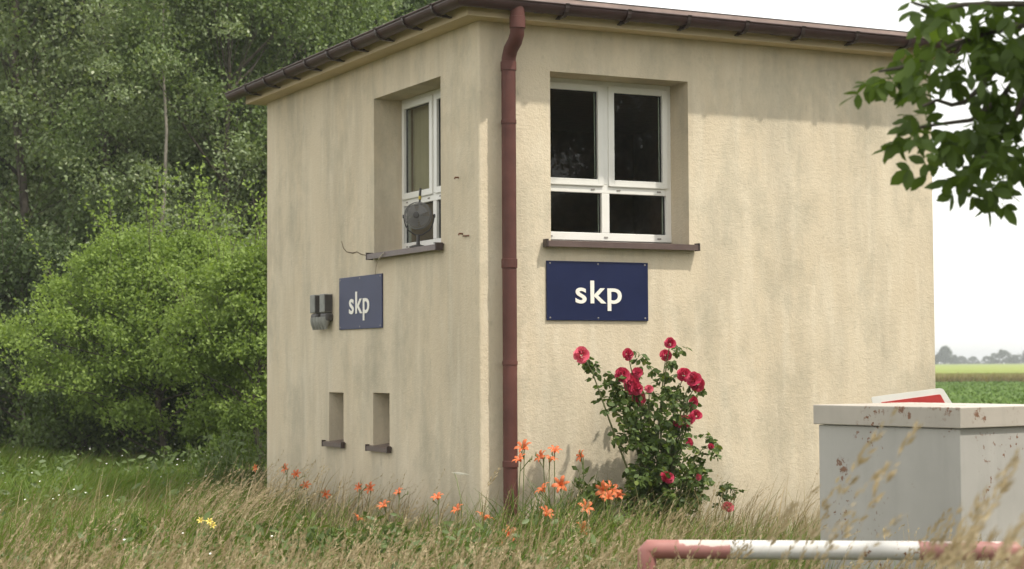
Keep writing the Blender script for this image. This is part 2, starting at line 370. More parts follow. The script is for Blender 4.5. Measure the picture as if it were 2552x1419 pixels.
def eaves():
    mb = MB(); o = 0.17                                   # cream boxed eave
    mb.box((-o, -o, HT-0.02), (W+o, D+o, 4.245)); mb.build('soffit', M['soffit'], house)
    mb = MB(); mb.box((-0.195, -0.195, 4.247), (W+0.195, D+0.195, 4.338)); fl = mb.build('roof_edge', M['flash'], house, bevel=0.004)
    mb = MB(); zt = 4.342
    mb.add([(-0.2, -0.2, zt), (W+0.2, -0.2, zt), (W+0.2, D+0.2, zt), (-0.2, D+0.2, zt), (1.8, 1.8, zt+.12), (W-1.8, 1.8, zt+.12), (W-1.8, D-1.8, zt+.12), (1.8, D-1.8, zt+.12)],
           [(0, 1, 5, 4), (1, 2, 6, 5), (2, 3, 7, 6), (3, 0, 4, 7), (4, 5, 6, 7), (3, 2, 1, 0)]); mb.build('roof', M['roof'], house)
    # half-round gutter, mitred at the corner
    gc, gz, gr = 0.268, 4.262, 0.068
    def run(end_a, end_b, prof, m, mb):
        # path: left end -> corner -> right end
        P = []
        for off, z in prof:
            P.append([(-off, D+0.33, z), (-off, -off, z), (W+0.33, -off, z)])
        for i in range(len(P)-1):
            for k in range(2): mb.add([P[i][k], P[i][k+1], P[i+1][k+1], P[i+1][k]], [(0, 1, 2, 3)], m)
        for k in (0, 2): mb.add([p[k] for p in P], [tuple(range(len(P)))], m)
    N = 12; prof = [(gc+gr*math.cos(a), gz-gr*math.sin(a)) for a in [math.pi*k/N for k in range(N+1)]]
    inner = [(gc+(gr-.004)*math.cos(a), gz+0.001-(gr-.004)*math.sin(a)) for a in [math.pi*k/N for k in range(N, -1, -1)]]
    mb = MB(); run(0, 0, prof+inner, 0, mb)
    lip = [(gc+gr+0.002+0.009*math.cos(a), gz+0.004+0.009*math.sin(a)) for a in [2*math.pi*k/8 for k in range(9)]]
    run(0, 0, lip, 0, mb)
    g = mb.build('gutter', M['gutter'], house, smooth=True)
    # strap brackets
    def bracket(side, c):
        b = MB(); w = 0.017; rr = gr+0.007
        pr = [(gc+rr+0.008, gz+0.012)] + [(gc+rr*math.cos(a), gz-rr*math.sin(a)) for a in [math.pi*k/10 for k in range(8)]] + [(0.20, gz-0.075), (0.172, gz-0.085)]
        pi_ = [(p[0], p[1]-0.007 if 2 < k < 10 else p[1]) for k, p in enumerate(pr)]
        for i in range(len(pr)-1):
            q = []
            for s in (-w, w):
                for (off, z) in (pr[i], pr[i+1]): q.append((c+s, -off, z) if side == 'R' else (-off, c+s, z))
            for s in (-w, w):
                for (off, z), (o2, z2) in ((pi_[i], pr[i]), (pi_[i+1], pr[i+1])):
                    q.append((c+s, -off-0.004, z-0.004) if side == 'R' else (-off-0.004, c+s, z-0.004))
            b.add(q, [(0, 1, 3, 2), (4, 5, 7, 6), (0, 1, 5, 4), (2, 3, 7, 6), (0, 2, 6, 4), (1, 3, 7, 5)])
        # tail plate under the trough
        t0 = (c-0.012, -0.245, gz-0.088) if side == 'R' else (-0.245, c-0.012, gz-0.088)
        t1 = (c+0.012, -0.150, gz-0.078) if side == 'R' else (-0.150, c+0.012, gz-0.078)
        b.box(t0, t1); b.build('bracket', M['bracket'], g)
    for k in range(8): bracket('R', 0.60+0.552*k)
    for k in range(9): bracket('L', 0.12+0.56*k)
    for c in (0.36, 2.55):                                # union sleeves
        b = MB(); rr = gr+0.004
        pr = [(gc+rr*math.cos(a), gz-rr*math.sin(a)) for a in [math.pi*k/12 for k in range(13)]]
        for i in range(12): b.add([(c, -pr[i][0], pr[i][1]), (c+.07, -pr[i][0], pr[i][1]), (c+.07, -pr[i+1][0], pr[i+1][1]), (c, -pr[i+1][0], pr[i+1][1])], [(0, 1, 2, 3)])
        b.build('gutter_sleeve', M['gutter'], g, smooth=True)
    # downpipe with swan neck
    b = MB(); r = 0.056; s = 0.208
    P = [(0.205, -gc, 4.235), (0.205, -gc, 4.10), (0.206, -gc+.01, 4.02), (0.207, -0.22, 3.97), (s, -0.145, 3.92), (s, -0.112, 3.86), (s, -0.105, 3.78), (s, -0.105, 2.2), (s, -0.105, 0.02)]
    b.tube(P, r, 20); dp = b.build('downpipe', M['pipe'], house, smooth=True)
    for z, h, p in ((3.76, 0.07, (s, -0.105)), (2.24, 0.07, (s, -0.105)), (4.06, 0.09, (0.205, -gc)), (0.72, 0.05, (s, -0.105))):
        b = MB(); b.lathe([(r+.001, 0), (r+.006, 0.002), (r+.006, h-.002), (r+.001, h)], (*p, z), n=20); b.build('pipe_collar', M['pipe'], dp, smooth=True)
    for z in (3.35, 1.5):
        b = MB(); b.box((s-.01, -0.06, z), (s+.01, 0.0, z+.03)); b.lathe([(r+.001, 0), (r+.004, 0.001), (r+.004, .029), (r+.001, .03)], (s, -0.105, z), n=20); b.build('pipe_clip', M['pipe'], dp, smooth=True)
eaves()

def window(side, op, d, label):
    """two sashes over two fixed lights; a runs along the wall, d is depth into it"""
    a0, a1, z0, z1 = op; z0f = z0+0.045; z1f = z1
    P = (lambda a, dd, z: (a, dd, z)) if side == 'R' else (lambda a, dd, z: (dd, a, z))
    def bx(mb, A, dd, Z):
        mb.box(tuple(min(p, q) for p, q in zip(P(A[0], dd[0], Z[0]), P(A[1], dd[1], Z[1]))), tuple(max(p, q) for p, q in zip(P(A[0], dd[0], Z[0]), P(A[1], dd[1], Z[1]))))
    fw = 0.05; am = (a0+a1)/2 + (0.012 if side == 'R' else 0.0); mh = 0.036; zt0, zt1 = 2.885, 2.955
    f = MB(); dd = (d, d+0.07)
    bx(f, (a0, a0+fw), dd, (z0f, z1f)); bx(f, (a1-fw, a1), dd, (z0f, z1f))
    bx(f, (a0+fw, a1-fw), dd, (z0f, z0f+0.062)); bx(f, (a0+fw, a1-fw), dd, (z1f-fw, z1f))
    bx(f, (a0+fw, a1-fw), dd, (zt0, zt1))
    bx(f, (am-mh, am+mh), dd, (z0f+0.062, zt0)); bx(f, (am-mh, am+mh), dd, (zt1, z1f-fw))
    fr = f.build('window', M['pvc'], house, bevel=0.004); fr['label'] = label
    for (b0, b1) in ((a0+fw, am-mh), (am+mh, a1-fw)):
        s = MB(); sw = 0.052; g = 0.012; ds = (d-0.016, d+0.045)
        B0, B1, Z0, Z1 = b0-g, b1+g, zt1-g, z1f-fw+g
        bx(s, (B0, B0+sw), ds, (Z0, Z1)); bx(s, (B1-sw, B1), ds, (Z0, Z1)); bx(s, (B0+sw, B1-sw), ds, (Z0, Z0+sw)); bx(s, (B0+sw, B1-sw), ds, (Z1-sw, Z1))
        s.build('sash', M['pvc'], fr, bevel=0.004)
        for (p0, p1, q0, q1, dg) in ((B0+sw, B1-sw, Z0+sw, Z1-sw, d+0.01), (b0, b1, z0f+0.062, zt0, d+0.028)):
            k = MB(); e = 0.007
            for A, Zz in (((p0, p0+e), (q0, q1)), ((p1-e, p1), (q0, q1)), ((p0+e, p1-e), (q0, q0+e)), ((p0+e, p1-e), (q1-e, q1))): bx(k, A, (dg-.004, dg+.012), Zz)
            k.build('gasket', M['gasket'], fr)
            k = MB(); bx(k, (p0+0.0015, p1-0.0015), (dg, dg+0.006), (q0+0.0015, q1-0.0015)); k.build('pane', M['glass' if side == 'R' else 'glass_coated'], fr)
    for ac, zc in ((am-0.12, zt0+.03), (am+0.12, zt0+.03), (a1-0.12, zt0+.03), (a0+.14, z0f+.028), (am, z0f+.028), (a1-.12, z0f+.028)):
        k = MB(); bx(k, (ac-.018, ac+.018), (d-.006, d-.0005), (zc-.006, zc+.006)); k.build('drain_cap', M['vent'], fr, bevel=.002)
    if side == 'L':                                       # pleated curtain hanging close behind the glass
        k = MB(); n = 60; z0c, z1c = zt1+.01, z1f-.06
        pp = [(am+.05+(a1-am-.1)*i/n, d+.095+.012*math.sin(i*1.35)) for i in range(n+1)]
        for i in range(n): k.add([P(*pp[i], z0c), P(*pp[i+1], z0c), P(*pp[i+1], z1c), P(*pp[i], z1c)], [(0, 1, 2, 3)])
        k.build('curtain', M['curtain'], fr, recalc=False)
    return fr

def sill(side, s0, s1, zt, out, parent, depth=0.27, drop=0.045):
    P = (lambda a, dd, z: (a, dd, z)) if side == 'R' else (lambda a, dd, z: (dd, a, z))
    b = MB(); th = 0.006; zi = zt+0.03
    pr = [(depth, zi), (-out, zt), (-out, zt-drop), (-out+.01, zt-drop), (-out+.01, zt-th-.004), (depth, zi-th-.004)]
    # inner width is narrower than the front lip: the part in the reveal
    n = len(pr)
    b.add([P(s0, *p) for p in pr]+[P(s1, *p) for p in pr], [(i, (i+1) % n, n+(i+1) % n, n+i) for i in range(n)]+[(0, 1, 5), (1, 2, 3, 4), (1, 4, 5), (n, n+1, n+5), (n+1, n+2, n+3, n+4), (n+1, n+4, n+5)])
    o = b.build('sill', M['sill'], parent)
    for a in (s0, s1):
        k = MB(); w = .008
        lo = P(a-w, -out-.004, zt-drop-.004); hi = P(a+w, -0.012, zt+.014)
        k.box(tuple(min(p, q) for p, q in zip(lo, hi)), tuple(max(p, q) for p, q in zip(lo, hi))); k.build('sill_cap', M['bracket'], o, bevel=.002)
    return o

# the sill runs through the reveal, so it sits 2 mm over the masonry
wr = window('R', RW, 0.27, 'wide window in the sunlit wall with dark glass')
wl = window('L', LW, 0.262, 'deep-set window in the shaded wall behind the fan')
sill('R', 0.556, 1.945, 2.463, 0.075, wr); sill('L', 0.64, 2.09, 2.463, 0.075, wl)
for h in NI:
    nb = MB(); nb.box((0.232, h[0]+.004, h[2]+.03), (0.25, h[1]-.004, h[3]-.004)); o = nb.build('vent_window', M['grey_plastic'], house)
    sill('L', h[0]-0.05, h[1]+0.06, h[2]+0.005, 0.045, o, 0.23, 0.04)

def wall_marks():
    # crack running off the left sill, two rusty hooks
    pts = [onL(*p) for p in [(852, 602), (856, 618), (864, 628), (880, 631), (890, 628), (900, 634), (914, 637)]]
    b = MB(); b.tube([(-0.001, t, z) for t, z in pts], [.003, .004, .004, .006, .004, .004, .003], 6); b.build('plaster_crack', M['crack'], house)
    for (x, y, ln) in ((1143, 443, 0), (1153, 583, 0.10)):
        t, z = onL(x, y); b = MB(); b.tube([(0.005, t, z), (-0.03, t, z), (-0.035, t, z-.012)], .007, 8)
        if ln: b.tube([(-0.012, t-.03, z-.02), (-0.012, t-.03-ln, z-.022), (-0.012, t-.03-ln, z-.03)], .005, 8); b.tube([(0.004, t-.06, z-.02), (-0.014, t-.06, z-.02)], .005, 8)
        b.build('wall_hook', M['rustbit'], house)
wall_marks()

# ------------------------------------------------------------------ things on the walls
def text_mesh(body, x0, x1, z0, z1, thick):
    cu = bpy.data.curves.new('t', 'FONT'); cu.body = body; cu.size = 1; cu.extrude = 0.01; cu.offset = 0.012; cu.space_character = 1.08; cu.resolution_u = 6
    ob = bpy.data.objects.new('t', cu); COL.objects.link(ob)
    dg = bpy.context.evaluated_depsgraph_get(); me = bpy.data.meshes.new_from_object(ob.evaluated_get(dg))
    bpy.data.objects.remove(ob)
    v = np.empty(len(me.vertices)*3, np.float32); me.vertices.foreach_get('co', v); v = v.reshape(-1, 3)
    lo, hi = v.min(0), v.max(0); u = (v-lo)/(hi-lo)
    return me, np.stack([x0+(x1-x0)*u[:, 0], -thick*u[:, 2], z0+(z1-z0)*u[:, 1]], -1)

def sign(side, px, txt_px, label, mat):
    on = onR if side == 'R' else onL
    c = [on(*p, 0.015) for p in px]; a0 = min(p[0] for p in c); a1 = max(p[0] for p in c); z0 = np.mean([c[2][1], c[3][1]]); z1 = np.mean([c[0][1], c[1][1]])
    w, h = a1-a0, z1-z0
    if side == 'R': root = empty('name_sign', b2w((a0+a1)/2, -0.001, z0), BROT)
    else: root = empty('name_sign', b2w(-0.001, (a0+a1)/2, z0), BROT-math.pi/2)
    tag(root, label, 'sign', 'blue name signs')
    b = MB(); b.box((-w/2, -0.014, 0), (w/2, 0.0, h)); b.build('board', mat, root, bevel=.003)
    t = [on(*p, 0.018) for p in txt_px]
    if side == 'R': x0, x1 = t[0][0]-(a0+a1)/2, t[1][0]-(a0+a1)/2
    else: x0, x1 = -(t[0][0]-(a0+a1)/2), -(t[1][0]-(a0+a1)/2)
    me, co = text_mesh('skp', x0, x1, t[2][1]-z0, t[0][1]-z0, 0.004)
    co[:, 1] -= 0.0145; me.vertices.foreach_set('co', co.astype(np.float32).ravel()); me.update(); me.materials.clear(); me.materials.append(M['letter'])
    link('lettering', me, root)
    for x in (-w/2+.03, 0, w/2-.03):
        for z in (0.02, h-.02):
            k = MB(); k.lathe([(0.0, -.004), (.005, -.003), (.008, 0)], (x, -0.0142, z), (0, 1, 0), 10); k.build('screw', M['steel'], root)
    return root
sign('R', [(1363, 650), (1615, 655), (1615, 801), (1363, 798)], [(1434, 699), (1549, 701), (1490, 775)], 'wide blue sign reading skp on the sunlit wall under the wide window', M['blue'])
sign('L', [(845, 693), (951, 683), (951, 817), (845, 823)], [(870, 729), (920, 729), (905, 799)], 'blue sign reading skp on the shaded wall beside the grey socket box', M['blue_skylit'])

def socket_box():
    t, z = onL(800, 822, 0.05); root = empty('socket_box', b2w(-0.001, t, z), BROT-math.pi/2)
    tag(root, 'grey twin outdoor socket box with cable glands on the shaded wall', 'socket box')
    for x in (-0.20, 0.05):
        b = MB(); b.box((x, -0.085, 0.155), (x+0.12, 0, 0.325)); h = b.build('housing', M['grey_plastic'], root, bevel=.008)
        k = MB(); k.box((x+.1205, -0.078, 0.165), (x+.126, -0.008, 0.315)); k.build('dark_side_plate', M['dark_plastic'], h, bevel=.002)  # dark plate on the housing side facing the camera
        b = MB(); b.box((x-.015, -0.075, 0.075), (x+0.14, 0, 0.152)); b.build('gland_plate', M['dark_plastic'], root, bevel=.02)
    for x in (-0.15, -0.075, 0.0, 0.075, 0.15):
        b = MB(); b.lathe([(.0, .115), (.034, .115), (.036, .08), (.03, .045), (.018, .02), (.016, 0), (0, 0)], (x-.005, -0.058, 0), (0, 0, 1), 14); b.build('cable_gland', M['grey_plastic'], root, smooth=True)
socket_box()

def fan():
    p = on_plane(1042, 606, CB+NL*0.0, NL); p[2] = 2.468
    root = empty('fan', p, 0.0); tag(root, 'small grey pedestal fan on the sill of the shaded window', 'fan')
    root.rotation_euler = (0, 0, math.radians(-12))
    b = MB(); b.lathe([(0, 0), (.075, 0), (.075, .008), (.05, .016), (.02, .024), (0, .024)], (0, 0, 0), n=24); b.build('base', M['dark_plastic'], root, smooth=True)
    b = MB(); b.tube([(0, 0, .02), (0, 0, .10)], [.017, .013], 12); b.build('stem', M['dark_plastic'], root, smooth=True)
    zc = 0.262; R0 = 0.112
    b = MB(); pts = [(.128*math.cos(a), .03, zc-.004+.16*math.sin(a)) for a in [math.radians(k) for k in range(0, -181, -15)]]
    pts = [(x*(1 if z > .14 else .8), y, max(z, .105)) for x, y, z in pts]
    b.tube(pts, .0055, 8); yk = b.build('yoke', M['dark_plastic'], root, smooth=True)
    for s in (-1, 1):
        k = MB(); k.lathe([(0, 0), (.014, 0), (.016, .012), (0, .014)], (s*.124, .03, zc-.002), (s, 0, 0), 12); k.build('knob', M['dark_plastic'], yk)
    b = MB()
    for y, rr, r2 in ((-.035, R0*.96, .0035), (.0, R0, .005), (.04, R0*.94, .003)):
        b.tube([(rr*math.cos(a), y, zc+rr*math.sin(a)) for a in np.linspace(0, 2*math.pi, 33)], r2, 6, cap=False)
    for rr, y in ((.035, -.061), (.055, -.058), (.075, -.052), (.092, -.045)): b.tube([(rr*math.cos(a), y, zc+rr*math.sin(a)) for a in np.linspace(0, 2*math.pi, 29)], .0018, 5, cap=False)
    for k in range(48):
        a = 2*math.pi*k/48; b.tube([(.02*math.cos(a), -.062, zc+.02*math.sin(a)), (.07*math.cos(a+.1), -.055, zc+.07*math.sin(a+.1)), (R0*.96*math.cos(a+.16), -.035, zc+R0*.96*math.sin(a+.16)), (R0*math.cos(a+.17), 0, zc+R0*math.sin(a+.17))], .0017, 4, cap=False)
        if k % 2 == 0: b.tube([(.03*math.cos(a), .07, zc+.03*math.sin(a)), (R0*.94*math.cos(a), .04, zc+R0*.94*math.sin(a)), (R0*math.cos(a), 0, zc+R0*math.sin(a))], .0014, 4, cap=False)
    b.build('cage', M['cage'], root)
    b = MB()
    for k in range(4):
        a0 = math.pi/2*k+.3; vs_ = []
        for i in range(5):
            a = a0+1.25*i/4
            for rr in (.022, .06, .094): vs_.append((rr*math.cos(a), -.018+.026*i/4, zc+rr*math.sin(a)))
        b.add(vs_, [(i*3+j, i*3+j+1, i*3+j+4, i*3+j+3) for i in range(4) for j in range(2)])
    b.build('fan_blade', M['blade'], root, recalc=False)
    b = MB(); b.lathe([(0, 0), (.022, .002), (.027, .01), (.027, .03), (0, .03)], (0, -.070, zc), (0, 1, 0), 16); b.build('hub', M['dark_plastic'], root, smooth=True)
    b = MB(); b.lathe([(0, 0), (.026, 0), (.03, .05), (.022, .07), (0, .07)], (0, .025, zc), (0, 1, 0), 18); b.build('motor', M['dark_plastic'], root, smooth=True)
    b = MB(); b.tube([(.015, .0, zc+R0), (.017, 0, zc+R0+.06), (.022, 0, zc+R0+.115)], [.008, .011, .009], 8); hd = b.build('handle', M['dark_plastic'], root, smooth=True)
    b = MB(); b.tube([(.0155, 0, zc+R0+.022), (.0168, 0, zc+R0+.05)], .0125, 8); b.build('tape', M['yellow_tape'], hd)
fan()

def wire():
    b = MB(); root_p = [(960, 628, .06), (955, 632, .085), (944, 645, .085), (938, 662, .03), (935, 684, .02)]
    pts = [on_plane(x, y, CB+NL*o, NL) for x, y, o in root_p]
    pts = [on_plane(1000, 622, CB+NL*(-.05), NL)] + pts
    b.tube(pts, .004, 6); o = b.build('power_cable', M['cable']); tag(o, 'thin beige cable hanging over the sill of the shaded window', 'cable')
wire()

# ------------------------------------------------------------------ grey cabinet with a board on it
def cabinet():
    ang = math.radians(37); uB = np.array([-math.sin(ang), math.cos(ang), 0]); uS = np.array([math.cos(ang), math.sin(ang), 0])
    p = at(2393, 1016, 10.0); zt = p[2]
    rz = math.atan2(uS[1], uS[0])
    root = empty('utility_cabinet', (p[0], p[1], 0), rz)
    tag(root, 'rust-flecked pale grey steel utility cabinet with overhanging lid', 'cabinet')
    Lb = 1.095; Ls = 0.86; lh = 0.118; o = 0.022     # local: X along uS (right face), Y along uB (left face)
    pt = painted_rust('cabinet_paint', (0.44, 0.425, 0.40), 0.045, [(o, 0.905, zt-0.335, 0.040), (o, .875, zt-.375, .045), (o, .89, zt-.43, .022)], rough=0.4)
    pl = painted_rust('lid_paint', (0.46, 0.42, 0.37), 0.095, [(0.0, 0.42, zt-.01, 0.05), (0, .36, zt-.05, .03), (.14, 0, zt-.04, .035), (.2, 0, zt-.06, .03), (0, .08, zt-.02, .03)], rough=0.45)
    b = MB(); b.box((o, o, -0.05), (Ls-o, Lb-o, zt-lh)); b.build('body', pt, root, bevel=.006)
    b = MB(); b.box((0, 0, zt-lh+.003), (Ls, Lb, zt)); b.build('lid', pl, root, bevel=.005)
    # board standing behind the cabinet, its top corner above the lid
    Yb = 11.65; org = at(2270, 1000, Yb); org[2] = 0; br = empty('sign_board', org, 0); tag(br, 'tilted white board with a red panel showing above the back of the cabinet lid', 'sign board')
    def panel(px, y0, y1, name, mat, rad):
        pts = []; n = len(px)
        for i in range(n):
            a, b_, c_ = [np.array(px[k % n], float) for k in (i-1, i, i+1)]
            u, w = (a-b_)/np.linalg.norm(a-b_), (c_-b_)/np.linalg.norm(c_-b_)
            for k in range(5):
                q = k/4; pts.append((b_+u*rad)*(1-q)**2+2*b_*q*(1-q)+(b_+w*rad)*q*q)
        P3 = [at(p[0], p[1], Yb)-org for p in pts]; n = len(P3); b = MB()
        b.add([p+np.array([0, y0, 0]) for p in P3]+[p+np.array([0, y1, 0]) for p in P3], [tuple(range(n)), tuple(range(n, 2*n))]+[(i, (i+1) % n, n+(i+1) % n, n+i) for i in range(n)])
        return b.build(name, mat, br)
    panel([(2170, 990), (2349, 967), (2398, 1045), (2200, 1075)], 0, .012, 'board', plain('board_white', (.78, .77, .72), .4, .05, 6), 9)
    panel([(2195, 1003), (2343, 983), (2372, 1036), (2215, 1060)], -.004, -.0005, 'red_panel', plain('board_red', (.50, .04, .035), .4, .1, 6), 3)
    b = MB(); p0 = at(2290, 1050, Yb+.04)-org; b.tube([(p0[0], .045, -.05), (p0[0]+.02, .045, p0[2]+.12)], .022, 10); b.build('post', M['steel'], br, smooth=True)
cabinet()

# ------------------------------------------------------------------ red and white pipe barrier
def barrier():
    Y = 7.85; a = at(1612, 1369, Y); e = at(2534, 1374, Y); r = 0.0405
    root = empty('pipe_barrier', (a[0], Y, 0), 0); tag(root, 'low red and white painted pipe barrier in the long grass', 'barrier')
    z = (a[2]+e[2])/2; L = e[0]-a[0]; dz = (e[2]-a[2])
    red = painted_rust('barrier_red', (0.36, 0.15, 0.132), 0.045, [], rough=.5); wht = painted_rust('barrier_white', (0.60, 0.59, 0.57), 0.04, [(.62, 0, a[2]-.03, .03), (.93, -.03, a[2]-.01, .025)], rough=.5)
    # faded red: paint worn to white along the top
    t = NT('barrier_red_worn'); v = t.coord(); sx = t.n('SeparateXYZ'); tc = t.n('TexCoord'); t.l(tc.outputs['Object'], sx.inputs[0])
    hh = t.math('ADD', t.math('MULTIPLY', t.math('SUBTRACT', sx.outputs[2], a[2]), 20.), t.math('MULTIPLY', t.math('SUBTRACT', t.noise(t.coord((3, 3, 3)), 3, 4), .5), 1.6))
    c = t.mix(t.ramp(hh, [(.42, 0.), (.52, 1.)]), (0.34, 0.15, 0.135), (0.56, 0.46, 0.42)); worn = t.bsdf(c, .55, t.bump(t.noise(v, 30), .1, .003))
    def zz(x): return a[2]+dz*x/L
    m = [('band', .045, .135, red, 1.001), ('band', .135, .352, worn, 1.), ('band', .352, 1.155, wht, 1.004), ('band', 1.155, L-.045, worn, 1.)]
    for i, (nm, x0, x1, mt, k) in enumerate(m):
        b = MB(); b.tube([(x0, 0, zz(x0)), ((x0+x1)/2, 0, zz((x0+x1)/2)), (x1, 0, zz(x1))], r*k, 20); o = b.build('rail', mt, root, smooth=True)
        o['label'] = ['dull red rail end', 'worn red band of the rail', 'long white band of the rail', 'rusty worn red band of the rail'][i]
    for x, s in ((0, 1), (L, -1)):
        b = MB(); b.tube([(x+s*.046, 0, zz(x)), (x+s*.003, 0, zz(x)), (x, 0, zz(x)-.003), (x, 0, zz(x)-.06), (x, 0, 0.3), (x, 0, -.05)], r*1.0, 20); b.build('post', red, root, smooth=True)
barrier()

# ------------------------------------------------------------------ vegetation helpers
def inside_house(x, y, m=0.0):
    rx = (x-CB[0])*UR[0]+(y-CB[1])*UR[1]; ry = (x-CB[0])*UL[0]+(y-CB[1])*UL[1]
    return (rx > -m) & (rx < W+m) & (ry > -m) & (ry < D+m)

def blades(xy, h, w, lean, az, segs=3, curl=2.0, z0=0.0):
    """ribbon blades: xy (N,2), h, w, lean (fraction of h), az direction of lean"""
    n = len(xy); k = np.arange(segs+1)/segs
    t = k[None, :, None]; d = np.stack([np.cos(az), np.sin(az)], -1)[:, None, :]
    c = np.zeros((n, segs+1, 3)); c[:, :, :2] = xy[:, None, :] + d*(lean*h)[:, None, None]*t**curl
    c[:, :, 2] = z0 + (h*np.sqrt(np.maximum(0.15, 1-0.5*lean**2)))[:, None]*(k[None, :] - 0.35*(lean[:, None])*k[None, :]**3)
    fa = az + np.pi/2 + R.normal(0, .8, n); wd = np.stack([np.cos(fa), np.sin(fa), np.zeros(n)], -1)[:, None, :]
    ww = (w[:, None]*(1-0.92*k[None, :]**1.5))[:, :, None]
    V = np.stack([c-wd*ww/2, c+wd*ww/2], 2).reshape(n, -1, 3)
    q = np.array([[2*i, 2*i+1, 2*i+3, 2*i+2] for i in range(segs)])
    Q = (q[None]+(np.arange(n)*2*(segs+1))[:, None, None]).reshape(-1, 4)
    return V.reshape(-1, 3), Q, c

def heads(c, size, per=16, frac=0.3, spread=0.012, drop=0.6):
    """seed heads: little diamonds along the top of each stem centreline c (N,S,3)"""
    n, S, _ = c.shape; u = 1-frac*R.random((n, per)); f = u*(S-1); i = np.minimum(f.astype(int), S-2); r = (f-i)[..., None]
    ar = np.arange(n)[:, None]; p = c[ar, i]*(1-r)+c[ar, i+1]*r; d = c[ar, i+1]-c[ar, i]; d /= np.linalg.norm(d, axis=-1, keepdims=True)+1e-9
    off = R.normal(0, 1, (n, per, 3)); off -= (off*d).sum(-1, keepdims=True)*d; off /= np.linalg.norm(off, axis=-1, keepdims=True)+1e-9
    wdt = spread*(0.4+1.2*np.minimum(1, (1-u)/frac*2.0)*(0.6+.4*(1-u)/frac))[..., None]
    b = p+off*wdt*.35; L = np.asarray(size)[:, None, None]*(0.7+.6*R.random((n, per, 1)))
    ax = d*1.0+off*0.28+np.array([0, 0, -.3])*(1-drop); ax /= np.linalg.norm(ax, axis=-1, keepdims=True)
    sd = np.cross(ax, R.normal(0, 1, (n, per, 3))); sd /= np.linalg.norm(sd, axis=-1, keepdims=True)+1e-9
    V = np.stack([b, b+ax*L*.45+sd*L*.13, b+ax*L, b+ax*L*.45-sd*L*.13], 2).reshape(-1, 3)
    return V, np.arange(len(V)).reshape(-1, 4)
def merge(parts):
    V = []; Q = []; o = 0
    for v, q in parts: V.append(v); Q.append(q+o); o += len(v)
    return np.concatenate(V), np.concatenate(Q)

M['grass'] = leafy('meadow_grass', (0.08, 0.138, 0.02), (0.165, 0.235, 0.044), .40, .015, (0.22, 0.19, 0.08))
M['grass_dry'] = leafy('dry_grass', (0.20, 0.165, 0.075), (0.33, 0.27, 0.14), .30, .02, (0.11, 0.14, 0.035), 1.0, (1.05, 1, .8))
M['straw'] = leafy('straw_heads', (0.33, 0.26, 0.14), (0.50, 0.40, 0.25), .35, .03, None, 1.0, (1.05, 1, .85))
M['forest'] = leafy('forest_leaves', (0.072, 0.112, 0.038), (0.165, 0.225, 0.074), .38, .03, (0.28, 0.32, 0.16), .35)
M['forest_pale'] = leafy('poplar_leaves', (0.088, 0.128, 0.054), (0.205, 0.258, 0.108), .36, .04, (0.36, 0.39, 0.25), .35)
M['forest_shade'] = leafy('shade_dark_leaves', (0.036, 0.058, 0.022), (0.08, 0.115, 0.038), .30, .02, None, .4)  # leaf colour darkened to stand in for shade deep in the wood
M['bush'] = leafy('bush_leaves', (0.13, 0.20, 0.046), (0.29, 0.385, 0.10), .42, .015, None, .8)
M['walnut'] = leafy('walnut_leaves', (0.048, 0.086, 0.016), (0.115, 0.175, 0.032), .44, .02, None, 1.5)
M['rose_leaf'] = leafy('rose_leaves', (0.035, 0.06, 0.018), (0.10, 0.15, 0.036), .36, .02, (0.19, 0.23, 0.05), 3)
M['lily_leaf'] = leafy('lily_leaves', (0.05, 0.09, 0.022), (0.12, 0.20, 0.036), .34, .03, None, 3)
M['weed'] = leafy('weed_leaves', (0.06, 0.10, 0.022), (0.12, 0.17, 0.04), .35, .04, None, 2)
M['crop'] = leafy('beet_leaves', (0.055, 0.12, 0.018), (0.15, 0.235, 0.05), .3, .02, None, .6)
M['bark'] = plain('bark', (0.085, 0.072, 0.055), .9, .35, 8)
M['bark_pale'] = plain('pale_bark', (0.21, 0.19, 0.155), .85, .3, 6)
M['cane'] = plain('green_cane', (0.11, 0.12, 0.045), .6, .2, 10)
M['stalk'] = plain('flower_stalk', (0.13, 0.16, 0.05), .6, .2, 10)

def petal_mat(name, a, b, tr=.3):
    return leafy(name, a, b, tr, .04, None, 9, (1.1, 1., .9))
M['rose'] = petal_mat('rose_red', (0.44, 0.022, 0.075), (0.66, 0.06, 0.14))
M['rose_pink'] = petal_mat('rose_pink', (0.62, 0.06, 0.14), (0.78, 0.17, 0.24))
M['lily'] = petal_mat('lily_orange', (0.58, 0.115, 0.035), (0.76, 0.205, 0.07))
M['lily_eye'] = petal_mat('lily_throat', (0.75, 0.42, 0.08), (0.85, 0.55, 0.15))

# ------------------------------------------------------------------ grasses (stuff)
def scatter(n, fx, fy):
    return np.stack([fx(n), fy(n)], -1)
def fan_xy(n, Y0, Y1, p0, p1, pw=2.0):
    """points over the ground wedge seen between photo columns p0..p1 and depths Y0..Y1"""
    Y = (Y0**pw+(Y1**pw-Y0**pw)*R.random(n))**(1/pw); X = (p0+(p1-p0)*R.random(n)-1276)/F*Y
    return np.stack([X, Y], -1)
def patch(xy, sc, ph=0.): 
    x, y = xy[:, 0]*sc, xy[:, 1]*sc
    return .5+.25*np.sin(x*1.7+1.3*np.sin(y*.9+ph))+.25*np.sin(y*1.3+ph+1.1*np.sin(x*1.1))

